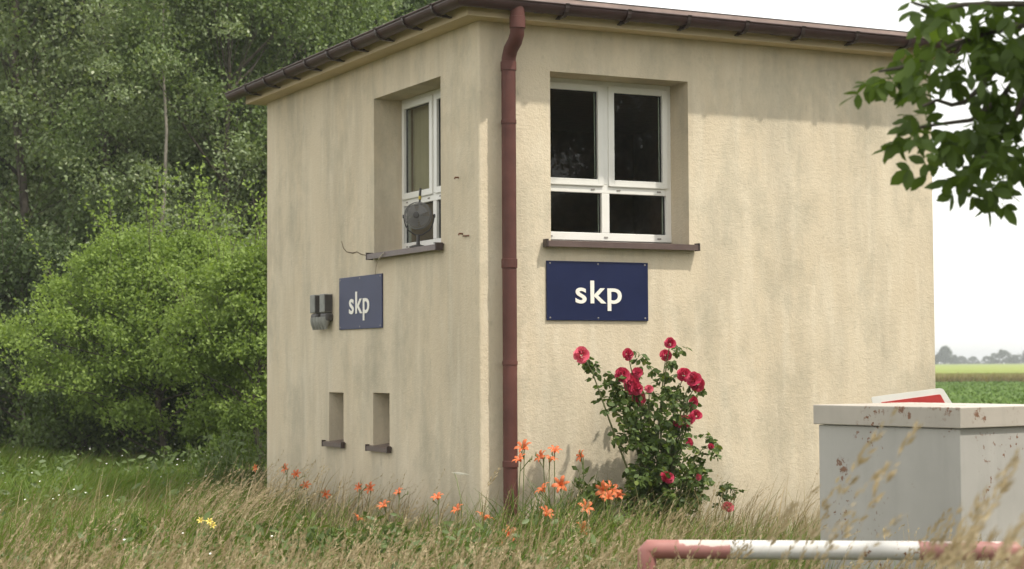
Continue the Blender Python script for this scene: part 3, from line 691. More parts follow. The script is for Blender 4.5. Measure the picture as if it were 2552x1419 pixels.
LEAFLET = np.array([(0, 0, 0), (.14, .11, .01), (.42, .215, .02), (.74, .165, .005), (1, 0, -.06), (.14, -.11, .01), (.42, -.215, .02), (.74, -.165, .005), (.14, 0, -.005), (.42, 0, -.015), (.74, 0, -.03)])
LQ = np.array([[0, 5, 8, 1], [1, 8, 9, 2], [8, 5, 6, 9], [2, 9, 10, 3], [9, 6, 7, 10], [3, 10, 7, 4]])
def leaflets(base, axis, size, asp=1., flat=.7):
    n = len(base); a = axis/np.linalg.norm(axis, axis=1, keepdims=True); up = R.normal(0, flat, (n, 3))+np.array([0, -.3, 1.])
    s = np.cross(up, a); s /= np.linalg.norm(s, axis=1, keepdims=True)+1e-9; w = np.cross(a, s)
    T = LEAFLET; sz = size[:, None, None]
    V = base[:, None]+(T[None, :, 0:1]*a[:, None]+T[None, :, 1:2]*s[:, None]*asp+T[None, :, 2:3]*w[:, None])*sz
    return V.reshape(-1, 3), (LQ[None]+(np.arange(n)*11)[:, None, None]).reshape(-1, 4)
def grasses():
    # green meadow on the left and round the house
    P = []
    xy = np.concatenate([fan_xy(90000, 12.5, 36, -350, 720), fan_xy(12000, 15, 40, 2250, 2900)]); xy = xy[~inside_house(xy[:, 0], xy[:, 1], .03)]
    n = len(xy); g = patch(xy, .8); h = (.16+.30*g)*(.6+.8*R.random(n)); 
    v, q, _ = blades(xy, h, .006+.008*R.random(n)+.0003*xy[:, 1], .25+.5*R.random(n), R.normal(.2, 1.0, n), 3); P.append((v, q))
    xy = fan_xy(21000, 5.0, 14.5, -150, 2750); xy = xy[~inside_house(xy[:, 0], xy[:, 1], .03)]; n = len(xy); g = patch(xy, 1.1, 2.)
    h = (.26+.36*g)*(.6+.7*R.random(n)); v, q, _ = blades(xy, h, .006+.009*R.random(n), .2+.75*R.random(n), R.normal(.05, 1.15, n), 4); P.append((v, q))
    v, q = merge(P); tag(np_mesh('meadow_grass', v, q, M['grass'], smooth=True), 'green meadow grass covering the ground around the guard house', kind='stuff')
    # dry tangled grass in front and along the walls
    P = []
    xy = fan_xy(19000, 5.0, 16.5, -150, 2750, 1.6); xy = xy[~inside_house(xy[:, 0], xy[:, 1], .03)]; n = len(xy); g = patch(xy, .9, 4.)
    keep = R.random(n) < .35+.65*g; xy = xy[keep]; n = len(xy); g = g[keep]
    h = (.36+.32*g)*(.6+.7*R.random(n)); v, q, _ = blades(xy, h, .004+.009*R.random(n), .2+.8*R.random(n), R.normal(0.0, .9, n), 5); P.append((v, q))
    xy = fan_xy(9000, 16, 34, -300, 700); n = len(xy); keep = patch(xy, .55, 1.) > .6; xy = xy[keep]; xy = xy[~inside_house(xy[:, 0], xy[:, 1], .03)]; n = len(xy)
    h = .25+.3*R.random(n); v, q, _ = blades(xy, h, .006+.006*R.random(n), .4+.4*R.random(n), R.normal(0, .8, n), 3); P.append((v, q))
    v, q = merge(P); tag(np_mesh('dry_grass', v, q, M['grass_dry'], smooth=True), 'tangled dry tan grass in front of the walls and the barrier', kind='stuff')
    # seeding stems
    P = []
    xy = np.concatenate([fan_xy(2100, 6.0, 15.5, -100, 1700, 1.5), fan_xy(330, 5.5, 11, 1500, 2700, 1.5)]); xy = xy[~inside_house(xy[:, 0], xy[:, 1], .05)]; n = len(xy)
    lim = 1.5-(1270+90*R.random(n)+np.where(R.random(n) < .22, -65, 0)-905)/F*xy[:, 1]
    h = np.clip(lim*(.82+.22*R.random(n)), .3, .95)
    v, q, c = blades(xy, h, (.0035+.003*R.random(n)), .12+.38*R.random(n), R.normal(.05, .8, n), 7, 2.4); P.append((v, q))
    P.append(heads(c, .016+.008*R.random(n), 26, .26, .006))
    for (x0, x1, side) in ((0.2, 4.6, 'L'), (-.2, 4.2, 'R')):   # looser, longer stems along the foot of both walls
        m = 480 if side == 'L' else 340; a = x0+(x1-x0)*R.random(m); o_ = .12+.9*R.random(m)**1.3
        base = CB[None, :2]+((UL[None, :2]*a[:, None]+NL[None, :2]*o_[:, None]) if side == 'L' else (UR[None, :2]*a[:, None]+NR[None, :2]*o_[:, None]))
        h = (.40+.40*R.random(m)**2); v, q, c = blades(base, h, .005+.006*R.random(m), .15+.5*R.random(m), R.normal(.1, .7, m), 7, 2.2); P.append((v, q)); k = R.random(m) < .4; P.append(heads(c[k], .015+.006*R.random(k.sum()), 20, .28, .006))
    # leaning sheaf beside the far end of the shaded wall
    cx = at(530, 1330, 13.6); n = 170; xy = np.stack([cx[0]+R.normal(0, .24, n), cx[1]+R.normal(0, .4, n)], -1); xy = xy[~inside_house(xy[:, 0], xy[:, 1], .05)]; n = len(xy)
    h = .55+.38*R.random(n); v, q, c = blades(xy, h, .006+.004*R.random(n), .32+.3*R.random(n), R.normal(.2, .4, n), 7, 1.8); P.append((v, q)); P.append(heads(c, .016+.006*R.random(n), 26, .35, .006))
    v, q = merge(P); tag(np_mesh('seeding_grass', v, q, M['straw'], smooth=True), 'pale dry seeding grass stems bending to the right', kind='stuff')
    # tall blurred stems close by at the right
    tips = [(2225, 1040, 4.6), (2285, 1065, 4.7), (2205, 1165, 4.4), (2090, 1200, 5.3), (2035, 1225, 5.6), (2185, 1250, 4.8), (2245, 1290, 5.0), (2120, 1295, 5.2), (2350, 1275, 5.6), (2395, 1270, 4.3), (2410, 1300, 4.2), (2450, 1295, 3.9), (2500, 1215, 4.4), (2530, 1140, 4.0), (2480, 1330, 3.8), (2540, 1300, 3.7), (2515, 1350, 3.9), (2430, 1350, 4.2), (2380, 1360, 4.4), (2460, 1250, 4.6),
            (1910, 1290, 6.6), (1975, 1260, 6.4), (1870, 1330, 6.8), (2010, 1300, 6.0), (2060, 1285, 6.2), (1700, 1270, 9.5), (1560, 1300, 9.0), (915, 1350, 9.0), (400, 1290, 10.), (2545, 1385, 3.6), (2420, 1395, 4.0), (2350, 1390, 4.6), (1240, 1170, 12.)]
    xy = []; h = []; az = []; ln = []
    for x, y, Y in tips:
        for k in range(2 if x > 2330 else 1):
            p = at(x+R.normal(0, 22 if k else 3), y+abs(R.normal(0, 30)) if k else y, Y+R.normal(0, .12)); l = .19+.12*R.random(); hh = p[2]/(np.sqrt(1-.5*l*l)*(1-.35*l)) ; a = R.normal(.05, .25) if x != 400 else 1.5
            if x == 400: l = .05; hh = p[2]
            xy.append((p[0]-math.cos(a)*l*hh, p[1]-math.sin(a)*l*hh)); h.append(hh); az.append(a); ln.append(l)
    xy = np.array(xy); h = np.array(h); n = len(h); v, q, c = blades(xy, h, np.full(n, .0032), np.array(ln), np.array(az), 12, 2.5)
    v, q = merge([(v, q), heads(c, .024+.010*R.random(n), 30, .17, .012)]); tag(np_mesh('tall_seed_grass', v, q, M['straw'], smooth=True), 'tall straw-coloured grass heads waving before the cabinet and the barrier', kind='stuff')
    # broad-leaved weeds low in the grass
    xy = np.concatenate([fan_xy(520, 8, 14, -100, 1650, 1.4), fan_xy(260, 14, 24, -200, 640)]); xy = xy[~inside_house(xy[:, 0], xy[:, 1], .12)]; k = 9; nn = len(xy)
    hh = np.repeat(.18+.26*R.random(nn), k)*(.35+.65*R.random(nn*k)); B = np.stack([np.repeat(xy[:, 0], k)+R.normal(0, .05, nn*k), np.repeat(xy[:, 1], k)+R.normal(0, .05, nn*k), hh], -1)
    a = R.random(nn*k)*6.28; el = R.normal(.25, .4, nn*k); ax = np.stack([np.cos(a)*np.cos(el), np.sin(a)*np.cos(el), np.sin(el)], -1)
    v, q = leaflets(B, ax, .05+.07*R.random(nn*k), .95); v2, q2, _ = blades(xy, .2+.26*R.random(nn), np.full(nn, .006), .1+.2*R.random(nn), R.random(nn)*6.28, 3)
    tag(np_mesh('ground_weeds', *merge([(v, q), (v2, q2)]), M['weed'], smooth=True), 'low broad-leaved green weeds growing through the grass', kind='stuff')
    # small white meadow flowers
    xy = np.concatenate([fan_xy(70, 15, 27, -100, 560), fan_xy(6, 10, 13, 100, 700)]); n = len(xy); h = .30+.18*R.random(n)
    c = np.concatenate([xy, h[:, None]], -1); a = R.random((n, 5))*.2+np.arange(5)*2*np.pi/5
    s = .006+.005*R.random(n); ring = np.stack([np.cos(a), np.sin(a)*.6, .5*np.sin(a)], -1)*s[:, None, None]
    V = np.concatenate([c[:, None]+ring, c[:, None]+np.array([0, 0, -.004])], 1); Q = np.array([[0, 1, 2, 5], [2, 3, 4, 5]])[None]+(np.arange(n)*6)[:, None, None]
    v2, q2, _ = blades(xy, h, np.full(n, .003), np.zeros(n), np.zeros(n), 2)
    o = np_mesh('white_flowers', *merge([(V.reshape(-1, 3), Q.reshape(-1, 4))]), plain('white_petals', (.75, .75, .68), .6)); tag(o, 'tiny white flowers dotted over the green meadow', kind='stuff')
    np_mesh('flower_stems', v2, q2, M['grass'], parent=o)
grasses()

# ------------------------------------------------------------------ trees
def leaf_quads(p, size, droop=.3, asp=.62):
    n = len(p); a = R.normal(0, 1, (n, 3)); a[:, 2] -= droop; a /= np.linalg.norm(a, axis=1, keepdims=True)
    s = np.cross(a, R.normal(0, 1, (n, 3))+np.array([0, 0, .6])); s /= np.linalg.norm(s, axis=1, keepdims=True)+1e-9
    nn = np.cross(a, s); L = np.asarray(size).reshape(-1, 1)*(.7+.6*R.random((n, 1)))
    V = np.stack([p, p+a*L*.45+s*L*asp/2+nn*L*.06, p+a*L, p+a*L*.45-s*L*asp/2+nn*L*.06], 1).reshape(-1, 3)
    return V, np.arange(4*n).reshape(-1, 4)

def tree_parts(H, rad, z0, nclump, nleaf, leaf, csize, trunk_r, lean=0., shape='oval', limbs=16, ragged=.05, shoots=0):
    tp = [(lean*(k/8)**1.5+.06*math.sin(k*1.7), .05*math.cos(k*2.1), H*.93*k/8) for k in range(9)]
    b = MB(); b.tube([(p[0], p[1], p[2]-(.1 if i == 0 else 0)) for i, p in enumerate(tp)], [trunk_r*(1.25 if i == 0 else 1-.9*i/8) for i in range(9)], 9)
    pts = []
    for k in range(nclump):
        u = R.random()**(.62 if shape == 'bush' else 1.); z = z0+(H-z0)*u
        prof = math.sin(math.pi*min(1, .12+.88*u))**.6 if shape == 'oval' else (math.sin(math.pi*(.16+.80*u))**.75*1.05 if shape == 'bush' else math.sqrt(max(0, 1-u*u)) if shape == 'dome' else (1-u)**.6)
        a = R.random()*2*math.pi; rr = rad*prof*(.35+.65*math.sqrt(R.random()))*(1+.25*math.sin(3*a+H))
        pts.append((lean*(z/H)**1.5+rr*math.cos(a), rr*math.sin(a), z))
    pts = np.array(pts)
    for k in range(limbs):
        e = pts[R.integers(len(pts))]; zz = max(z0*.6, e[2]-np.hypot(e[0], e[1])*.8); zz = min(zz, H*.9); f = min(zz/(H*.93)*8, 7.99); i = int(f)
        s = np.array(tp[i])*(1-f+i)+np.array(tp[i+1])*(f-i); m = (s+e)/2+np.array([0, 0, -.1])
        b.tube([s, m, e], [trunk_r*.34, trunk_r*.22, .008], 5, cap=False)
    per = R.poisson(nleaf, nclump)+4
    c = np.repeat(pts, per, 0); sc = np.repeat(csize*(.6+.8*R.random(nclump)), per)
    off = R.normal(0, 1, (len(c), 3)); off /= np.linalg.norm(off, axis=1, keepdims=True); off *= (R.random((len(c), 1))**.45)*(1+.35*np.sin(off[:, :1]*5+c[:, :1]*3)*np.cos(off[:, 1:2]*6+c[:, 2:]*5))
    p = c+off*np.array([1, 1, .6])*sc[:, None]+R.normal(0, ragged, (len(c), 3))*sc[:, None]; p[:, 2] -= .25*(off[:, 0]**2+off[:, 1]**2)*sc
    for k in range(shoots):                              # leafy shoots standing clear of the outline
        e = pts[R.integers(len(pts))]; o_ = e-np.array([0, 0, H*.35]); o_ = o_/(np.linalg.norm(o_)+1e-6)+np.array([R.normal(0, .3), R.normal(0, .3), .6]); L = csize*(1.2+1.4*R.random())
        u = R.random(46)**.8; q = e+o_*(u*L)[:, None]+R.normal(0, .05, (46, 3)); p = np.concatenate([p, q]); b.tube([(lean*(.75*e[2]/H)**1.5, 0, .72*e[2]), e, e+o_*L*.9], [.009, .006, .002], 4, cap=False)
    p[:, 2] = np.maximum(p[:, 2], .08)
    return b, leaf_quads(p, np.full(len(p), leaf))

def make_tree(name, parts, mat, bark, loc, label, cat, group=None, rz=0.):
    b, (v, q) = parts; root = empty(name, loc, rz); tag(root, label, cat, group)
    b.build('trunk', bark, root, smooth=True, recalc=False); np_mesh('crown', v, q, mat, root)
    return root

G = 'trees of the dense wood behind the meadow'
protos = []
for i, (H, rad, z0, mat, lf, cs) in enumerate([(12.5, 2.9, 1.6, 'forest_pale', .085, .62), (11.0, 3.1, 1.2, 'forest', .085, .66), (13.0, 3.2, 1.0, 'forest_shade', .11, .8)]):
    o = make_tree('leafy_tree', tree_parts(H, rad, z0, 95, 560, lf, cs, .12, .3, 'oval', 8, .2, 90), M[mat], M['bark'], (0, 0, 0), 'x', 'tree', G); protos.append(o)
# column in the photo, depth, kind, scale, label
FOREST = [(60, 31, 0, 1.0, 'pale-leaved tall tree at the left edge of the photo, front of the wood'),
          (260, 33, 0, 1.05, 'pale-leaved tall tree left of the young birch'),
          (450, 34.5, 1, 1.05, 'mid-green tall tree standing right behind the young birch'),
          (560, 30.5, 1, .80, 'lower leafy tree whose sunlit tips show just left of the gutter end'),
          (700, 37, 2, 1.0, 'dark tree rising above the left end of the gutter'),
          (800, 33, 1, .93, 'bright-tipped tree above the middle of the left gutter'),
          (930, 38, 2, .88, 'dark tree at the right end of the wood above the gutter'),
          (1015, 35, 1, .66, 'small tree at the right end of the wood, sky showing beside it')]
DARK = 'dark tree in the rear rows of the dense wood'
for k in range(9): FOREST.append((-250+165*k+R.normal(0, 25), 41+R.normal(0, 1.2), 2, 1.0+.1*R.random() if k < 7 else .78, DARK))
for k in range(5): FOREST.append((-330+240*k+R.normal(0, 25), 47+R.normal(0, 1.2), 2, 1.08, DARK))
used = set()
for (px, Y, kd, sc, lab) in FOREST:
    if kd in used: o = copy_tree(protos[kd])
    else: o = protos[kd]; used.add(kd)
    o.location = ((px-1276)/F*Y, Y, -.03); o.rotation_euler = (0, 0, R.random()*6.28); o.scale = (sc, sc, sc*(.95+.1*R.random())); o['label'] = lab
for k, (x, y, sc, lab) in enumerate([(10.5, 8.6, .62, 'nearest added dark tree out of frame at right, darkening the wide window reflection'), (13.5, 4.2, .72, 'added dark tree out of frame at right behind the nearest one'), (12.8, 11.0, .66, 'added dark tree out of frame at right beyond the cabinet'), (16.5, 7.0, .8, 'tallest added dark tree out of frame at right'), (19, 9.5, .85, 'rearmost added dark tree out of frame at right')]):
    o = copy_tree(protos[2]); o.location = (x, y, -.03); o.rotation_euler = (0, 0, k*1.3); o.scale = (sc*1.2, sc*1.2, sc*.8); o['label'] = lab; o['group'] = 'added dark trees out of frame at right'  # unseen trees added to darken the reflection in the wide window
# young pale birch
make_tree('birch_tree', tree_parts(9.0, 1.7, 3.0, 75, 200, .065, .45, .055, .1, 'cone', 0), M['forest_pale'], M['bark_pale'], ((398-1276)/F*28.5, 28.5, -.03), 'slender young birch with a bare pale trunk above the bright bush', 'tree')

def shrub(px, Y, H, rad, mat, lab, nl=150, nc=110, leaf=.07, cs=.34, z0=.25, shape='dome'):
    return make_tree('shrub', tree_parts(H, rad, z0, nc, nl, leaf, cs, .05, 0, shape, 12, .14, 80), M[mat], M['bark'], ((px-1276)/F*Y, Y, -.03), lab, 'shrub')
shrub(400, 25.5, 3.35, 1.68, 'bush', 'large bright yellow-green bush at the edge of the wood', 300, 190, .056, .31, .45, 'bush')
shrub(640, 24.0, 3.05, .95, 'bush', 'green bush beside the far edge of the shaded wall', 300, 110, .056, .28, .35, 'bush')
shrub(60, 28.0, 3.6, 1.9, 'forest_shade', 'dark green shrub at the left edge of the photo under the tall trees', 150, 120, .08, .42, .1)
shrub(215, 26.5, 1.7, 1.0, 'weed', 'low green shrub at the lower left foot of the bright bush', 120, 60, .065, .3, .1)
shrub(590, 26.8, 2.5, 1.2, 'forest_shade', 'dark shrub in the shadow between the two bright bushes', 130, 80, .075, .36, .1)
shrub(-130, 29.5, 3.8, 2.0, 'forest_shade', 'dark shrub just beyond the left edge under the trees', 110, 90, .09, .45, .1)
shrub(380, 29.5, 2.9, 2.4, 'forest_shade', 'shaded undergrowth shrub behind the large bright bush', 120, 110, .09, .42, .1)

def weeds(cx, cy, Y, n, H, sp, mat, lab, name='weed_clump', group=None):
    p = at(cx, cy, Y); root = empty(name, (p[0], p[1], 0)); tag(root, lab, 'weed', group)
    st = MB(); P = []
    for k in range(n):
        x, y = R.normal(0, sp), R.normal(0, sp*.8); h = H*(.6+.5*R.random()); lx = R.normal(.05, .08)
        st.tube([(x*.15, y*.15, -.02), (x+lx*.3, y, h*.5), (x+lx, y, h)], [.006, .005, .002], 5)
        m = 34; u = .2+.8*R.random(m); P.append(np.stack([x+lx*u**1.5+R.normal(0, .03, m), y+R.normal(0, .03, m), h*u], -1))
    st.build('stems', M['stalk'], root); v, q = leaf_quads(np.concatenate(P), np.full(sum(map(len, P)), .075), .4, .42); np_mesh('foliage', v, q, mat, root)
weeds(560, 1150, 19.5, 26, .78, .26, M['weed'], 'tall green nettle clump at the meadow edge near the shaded wall')
weeds(485, 1150, 20.5, 14, .6, .25, M['weed'], 'shorter green weed clump left of the tall nettles')
weeds(635, 1160, 19.6, 8, .72, .1, M['weed'], 'narrow green weed clump against the far edge of the shaded wall')
weeds(250, 1340, 13.3, 16, .38, .16, M['weed'], 'low dark green weed clump in the grass at lower left')
weeds(870, 1330, 12.8, 16, .40, .2, M['weed'], 'broad green weed clump in the dry grass below the shaded wall')

# ------------------------------------------------------------------ walnut tree at the right, mostly outside the frame
def compound(pts, length, leaf, pairs=2, droop=.55, asp=1.25):
    B = []; A = []; S = []
    for p in pts:
        d = R.normal(0, 1, 3); d[2] = -droop-abs(d[2])*.4; d /= np.linalg.norm(d); side = np.cross(d, R.normal(0, 1, 3)); side /= np.linalg.norm(side)
        L = length*(.7+.6*R.random())
        for k in range(pairs):
            q = p+d*L*(.35+.6*k/max(1, pairs-1) if pairs > 1 else .5)
            for s in (-1, 1): B.append(q); A.append(d*.55+side*s*.85+np.array([0, 0, -.25])); S.append(leaf*(.75+.45*R.random()))
        B.append(p+d*L); A.append(d+R.normal(0, .15, 3)); S.append(leaf*(1.0+.35*R.random()))
    return leaflets(np.array(B), np.array(A), np.array(S), asp)

def walnut():
    base = np.array([4.2, 5.0, 0.]); root = empty('walnut_tree', base); tag(root, 'broad-leaved walnut tree whose drooping branches reach in at the upper right', 'tree')
    spots = [(2255, 2), (2288, 25), (2330, 45), (2312, 80), (2360, 15), (2355, 62), (2400, 30), (2450, 20), (2500, 15), (2540, 45), (2420, 70), (2470, 65), (2515, 80), (2385, 5),
             (2172, 196), (2195, 172), (2215, 195), (2232, 178), (2245, 200), (2262, 168), (2272, 115), (2285, 185), (2268, 140), (2300, 165), (2312, 195), (2328, 150), (2345, 185), (2318, 225), (2290, 215), (2355, 125), (2385, 118), (2378, 160), (2395, 195), (2410, 140),
             (2440, 110), (2485, 105), (2525, 125), (2430, 150), (2475, 150), (2515, 165), (2545, 190), (2550, 110), (2540, 240),
             (2252, 285), (2268, 305), (2262, 345), (2285, 355), (2300, 305), (2318, 290), (2318, 335), (2340, 310), (2330, 390), (2318, 400), (2350, 350), (2375, 330), (2372, 370), (2400, 330), (2405, 380), (2430, 350), (2445, 300), (2462, 335), (2475, 285), (2500, 270), (2500, 320), (2530, 310), (2520, 360), (2440, 390), (2470, 400), (2490, 380), (2540, 370),
             (2425, 430), (2400, 445), (2395, 470), (2420, 470), (2445, 440), (2465, 465), (2440, 470), (2505, 405), (2535, 400), (2465, 235), (2505, 225), (2390, 265), (2415, 290), (2530, 275), (2490, 195)]
    ins = []
    for x, y in spots:
        for k in range(3 if x > 2420 else 1 if R.random() < .3 else 2): ins.append(at(x+8+R.normal(0, 9), y-12+R.normal(0, 9), 6.0+R.normal(0, .2)))
    ins = np.array(ins)
    out = []
    while len(out) < 1300:
        u = R.normal(0, 1, 3); u *= R.random()**.4/np.linalg.norm(u); p = np.array([4.3, 4.9, 4.6])+u*np.array([2.2, 1.7, 1.9])
        x, y = proj(p)
        if x < 2600 and y > -70: continue
        out.append(p)
    while len(out) < 1900:                               # foliage round the long limb that carries the drooping branches
        u = R.normal(0, 1, 3); u *= R.random()**.4/np.linalg.norm(u); p = np.array([2.85, 5.6, 3.35])+u*np.array([1.35, .85, 1.05])
        x, y = proj(p)
        if x < 2600 and y > -70: continue
        out.append(p)
    out = np.array(out)
    b = MB(); b.tube([(0, 0, -.1), (.03, 0, .8), (-.02, .05, 1.7), (0, 0, 2.6)], [.20, .15, .13, .12], 12); tr = b.build('trunk', M['bark'], root, smooth=True)
    lm = MB()
    for k in range(26):
        e = out[R.integers(len(out))]-base; s = np.array([0, 0, 1.9+1.2*R.random()]); m = (s+e)/2+np.array([0, 0, .25]); lm.tube([s, m, e], [.06, .04, .01], 6, cap=False)
    J = at(2640, 60, 5.95)
    def br(px, r0): 
        pts = [at(x, y, 6.0)-base for x, y in px]; lm.tube([J-base]+pts, [.028]+[r0*(1-.75*i/len(pts)) for i in range(len(pts))], 6, cap=False)
    lm.tube([(0, 0, 2.5), (J-base)*.25+np.array([.05, -.1, 2.25]), (J-base)*.5+np.array([0, .06, 1.75]), (J-base)*.78+np.array([0, -.05, .85]), J-base], [.07, .058, .045, .034, .022], 7, cap=False)
    br([(2552, 120), (2500, 152), (2470, 185), (2440, 222), (2405, 255), (2372, 262), (2335, 250), (2300, 265)], .014)
    br([(2560, 60), (2480, 75), (2420, 95), (2360, 120), (2310, 145), (2240, 170), (2190, 178)], .014)
    br([(2570, 10), (2480, 10), (2400, 12), (2330, 25), (2270, 5)], .012)
    br([(2600, 200), (2545, 260), (2510, 330), (2460, 380), (2420, 440)], .013); br([(2570, 140), (2500, 240), (2420, 300), (2340, 310), (2280, 320)], .011)
    lm.build('branches', M['bark'], root, smooth=True, recalc=False)
    v, q = merge([compound(ins, .07, .064), compound(out, .16, .13, 3)]); np_mesh('crown', v-base, q, M['walnut'], root)
walnut()

# ------------------------------------------------------------------ roses
def rose_template(k=0):
    rr = np.random.default_rng(50+k); V = []; Q = []
    for ring, (n, rad, tilt, L) in enumerate([(3, .0, 84, .50), (4, .05, 98, .62), (5, .22, 76, .70), (6, .40, 50, .74), (8, .55, 20, .70)]):
        for j in range(n):
            a = 2*math.pi*(j+.5*ring+rr.normal(0, .08))/n; t = math.radians(tilt+rr.normal(0, 7)); o = len(V)
            rad_d = np.array([math.cos(a), math.sin(a), 0]); tan = np.array([-math.sin(a), math.cos(a), 0]); ax = rad_d*math.cos(t)+np.array([0, 0, 1])*math.sin(t); nn = np.cross(tan, ax)
            b0 = rad_d*rad*.35+np.array([0, 0, -.13*max(0, ring-1)])
            for i, (u, w) in enumerate([(0, .14), (.4, .36), (.75, .42), (1.0, .22)]):
                for sgn in (-1, 0, 1): V.append(b0+ax*L*u+tan*w*sgn*(.6+.25*ring)*.8+nn*(-.10*abs(sgn)*(.5+u))*(1 if ring < 3 else .5)-rad_d*(.0)+np.array([0, 0, -.10*u*u*(ring > 1)]))
            for i in range(3):
                for s in range(2): Q.append([o+i*3+s, o+i*3+s+1, o+i*3+s+4, o+i*3+s+3])
    return np.array(V), np.array(Q)
ROSES = [rose_template(k) for k in range(3)]
def rot_to(d):
    return np.array(Vector((0, 0, 1)).rotation_difference(Vector(d)).to_matrix())
def rose_bloom(p, r, d, mat, parent, org, k):
    V, Q = ROSES[k % 3]; o = np_mesh('rose_bloom', V @ rot_to(d).T*r*1.0, Q, mat, parent, smooth=True); o.location = tuple(p-org); o.scale = (.8+.3*R.random(), .8+.3*R.random(), .85+.3*R.random()); return o

def rose_bush():
    off = .42
    def pr(x, y, o=off): return on_plane(x, y, CB+NR*o, NR)
    b0 = pr(1640, 1300); org = np.array([b0[0], b0[1], 0.]); root = empty('rose_bush', org); tag(root, 'climbing rose bush with red blooms against the sunlit wall', 'rose bush')
    fl = [(1449, 881, 20, 1), (1567, 883, 18, 0), (1670, 853, 16, 0), (1661, 885, 17, 0), (1552, 932, 20, 0), (1572, 955, 24, 0), (1588, 928, 14, 0), (1588, 968, 20, 0), (1592, 992, 19, 0), (1618, 968, 11, 1), (1706, 932, 22, 0), (1728, 942, 21, 0), (1735, 958, 18, 0), (1730, 1003, 16, 0), (1735, 1032, 18, 0), (1702, 1048, 21, 0), (1724, 1042, 14, 0), (1718, 1103, 12, 0), (1773, 1113, 11, 0), (1664, 1188, 20, 0), (1742, 1190, 9, 1)]
    canes = MB(); blooms = []
    for i, (x, y, r, pk) in enumerate(fl):
        p = pr(x, y, off+.12+R.normal(0, .06)); d = np.array([R.normal(0, .35), -.75, .5+R.normal(0, .3)]); d += NR*.2; d /= np.linalg.norm(d)
        o = rose_bloom(p, r/305*(1.0+.22*R.random()), d, M['rose_pink'] if pk else M['rose'], root, org, i)
        o['label'] = 'pink rose bloom' if pk else 'red rose bloom'
        mx = 1630+(x-1640)*.55; my = y+ (1290-y)*.45
        if i == 19: mx, my = 1660, 1240
        m = pr(mx, my, off+R.normal(0, .05)); bs = org+np.array([R.normal(0, .06), R.normal(0, .04), 0]); m2 = m*.35+p*.65+np.array([0, 0, .06])
        canes.tube([bs-org, m-org, m2-org, p-d*.01-org], [.011, .008, .005, .0035], 6)
    canes.build('canes', M['cane'], root, smooth=True)
    blobs = [(1545, 965, 40), (1525, 1000, 32), (1575, 1015, 36), (1640, 985, 34), (1690, 990, 34), (1610, 1055, 48), (1665, 1045, 42), (1700, 1010, 30), (1565, 1040, 40), (1600, 1100, 48), (1660, 1100, 50), (1700, 1090, 30), (1640, 1150, 62), (1600, 1180, 45), (1690, 1170, 45), (1620, 1230, 55), (1680, 1240, 50), (1580, 1260, 40), (1700, 1270, 40), (1650, 1290, 60), (1600, 1215, 50), (1720, 1215, 40), (1560, 1100, 30),
             (1480, 925, 16), (1500, 945, 18), (1510, 965, 20), (1462, 905, 7), (1455, 912, 6), (1690, 875, 14), (1672, 905, 14), (1600, 900, 15), (1612, 925, 14), (1755, 1135, 24), (1740, 1165, 24), (1785, 1110, 10), (1770, 1095, 8), (1660, 945, 22), (1725, 980, 14), (1730, 1210, 24), (1735, 1250, 20)]
    C = []
    for x, y, r in blobs:
        k = max(5, int((r/10)**2*(1.8 if y < 1080 else 2.1))); 
        for _ in range(k):
            a = R.random()*6.28; q = math.sqrt(R.random())*r; C.append(pr(x+q*math.cos(a), y+q*math.sin(a)*.9-8, off+R.normal(0, .12 if r > 25 else .04)))
    v, q = compound(np.array(C), .045, .048, 2, .15, 1.5); np_mesh('foliage', v-org, q, M['rose_leaf'], root)
    # small sprig with one faded bloom further along the wall
    p = pr(1812, 1300, .35); o2 = np.array([p[0], p[1], 0]); r2 = empty('rose_sprig', o2); tag(r2, 'small low rose sprig with one faded pink bloom right of the rose bush', 'rose bush')
    st = MB(); tips = [pr(1808, 1205, .35), pr(1790, 1240, .35), pr(1830, 1235, .35), pr(1815, 1262, .42)]
    for t in tips: st.tube([(0, 0, 0), ((t-o2)*.5+np.array([.02, 0, .03])), t-o2], [.005, .004, .002], 5)
    st.build('canes', M['cane'], r2)
    rose_bloom(tips[3], .062, np.array([.2, -.8, .5]), M['rose_pink'], r2, o2, 1)
    C = np.array([pr(1808+R.normal(0, 14), 1222+R.normal(0, 20), .35+R.normal(0, .05)) for _ in range(26)]); v, q = compound(C, .04, .04, 2, .1, 1.4); np_mesh('foliage', v-o2, q, M['rose_leaf'], r2)
rose_bush()

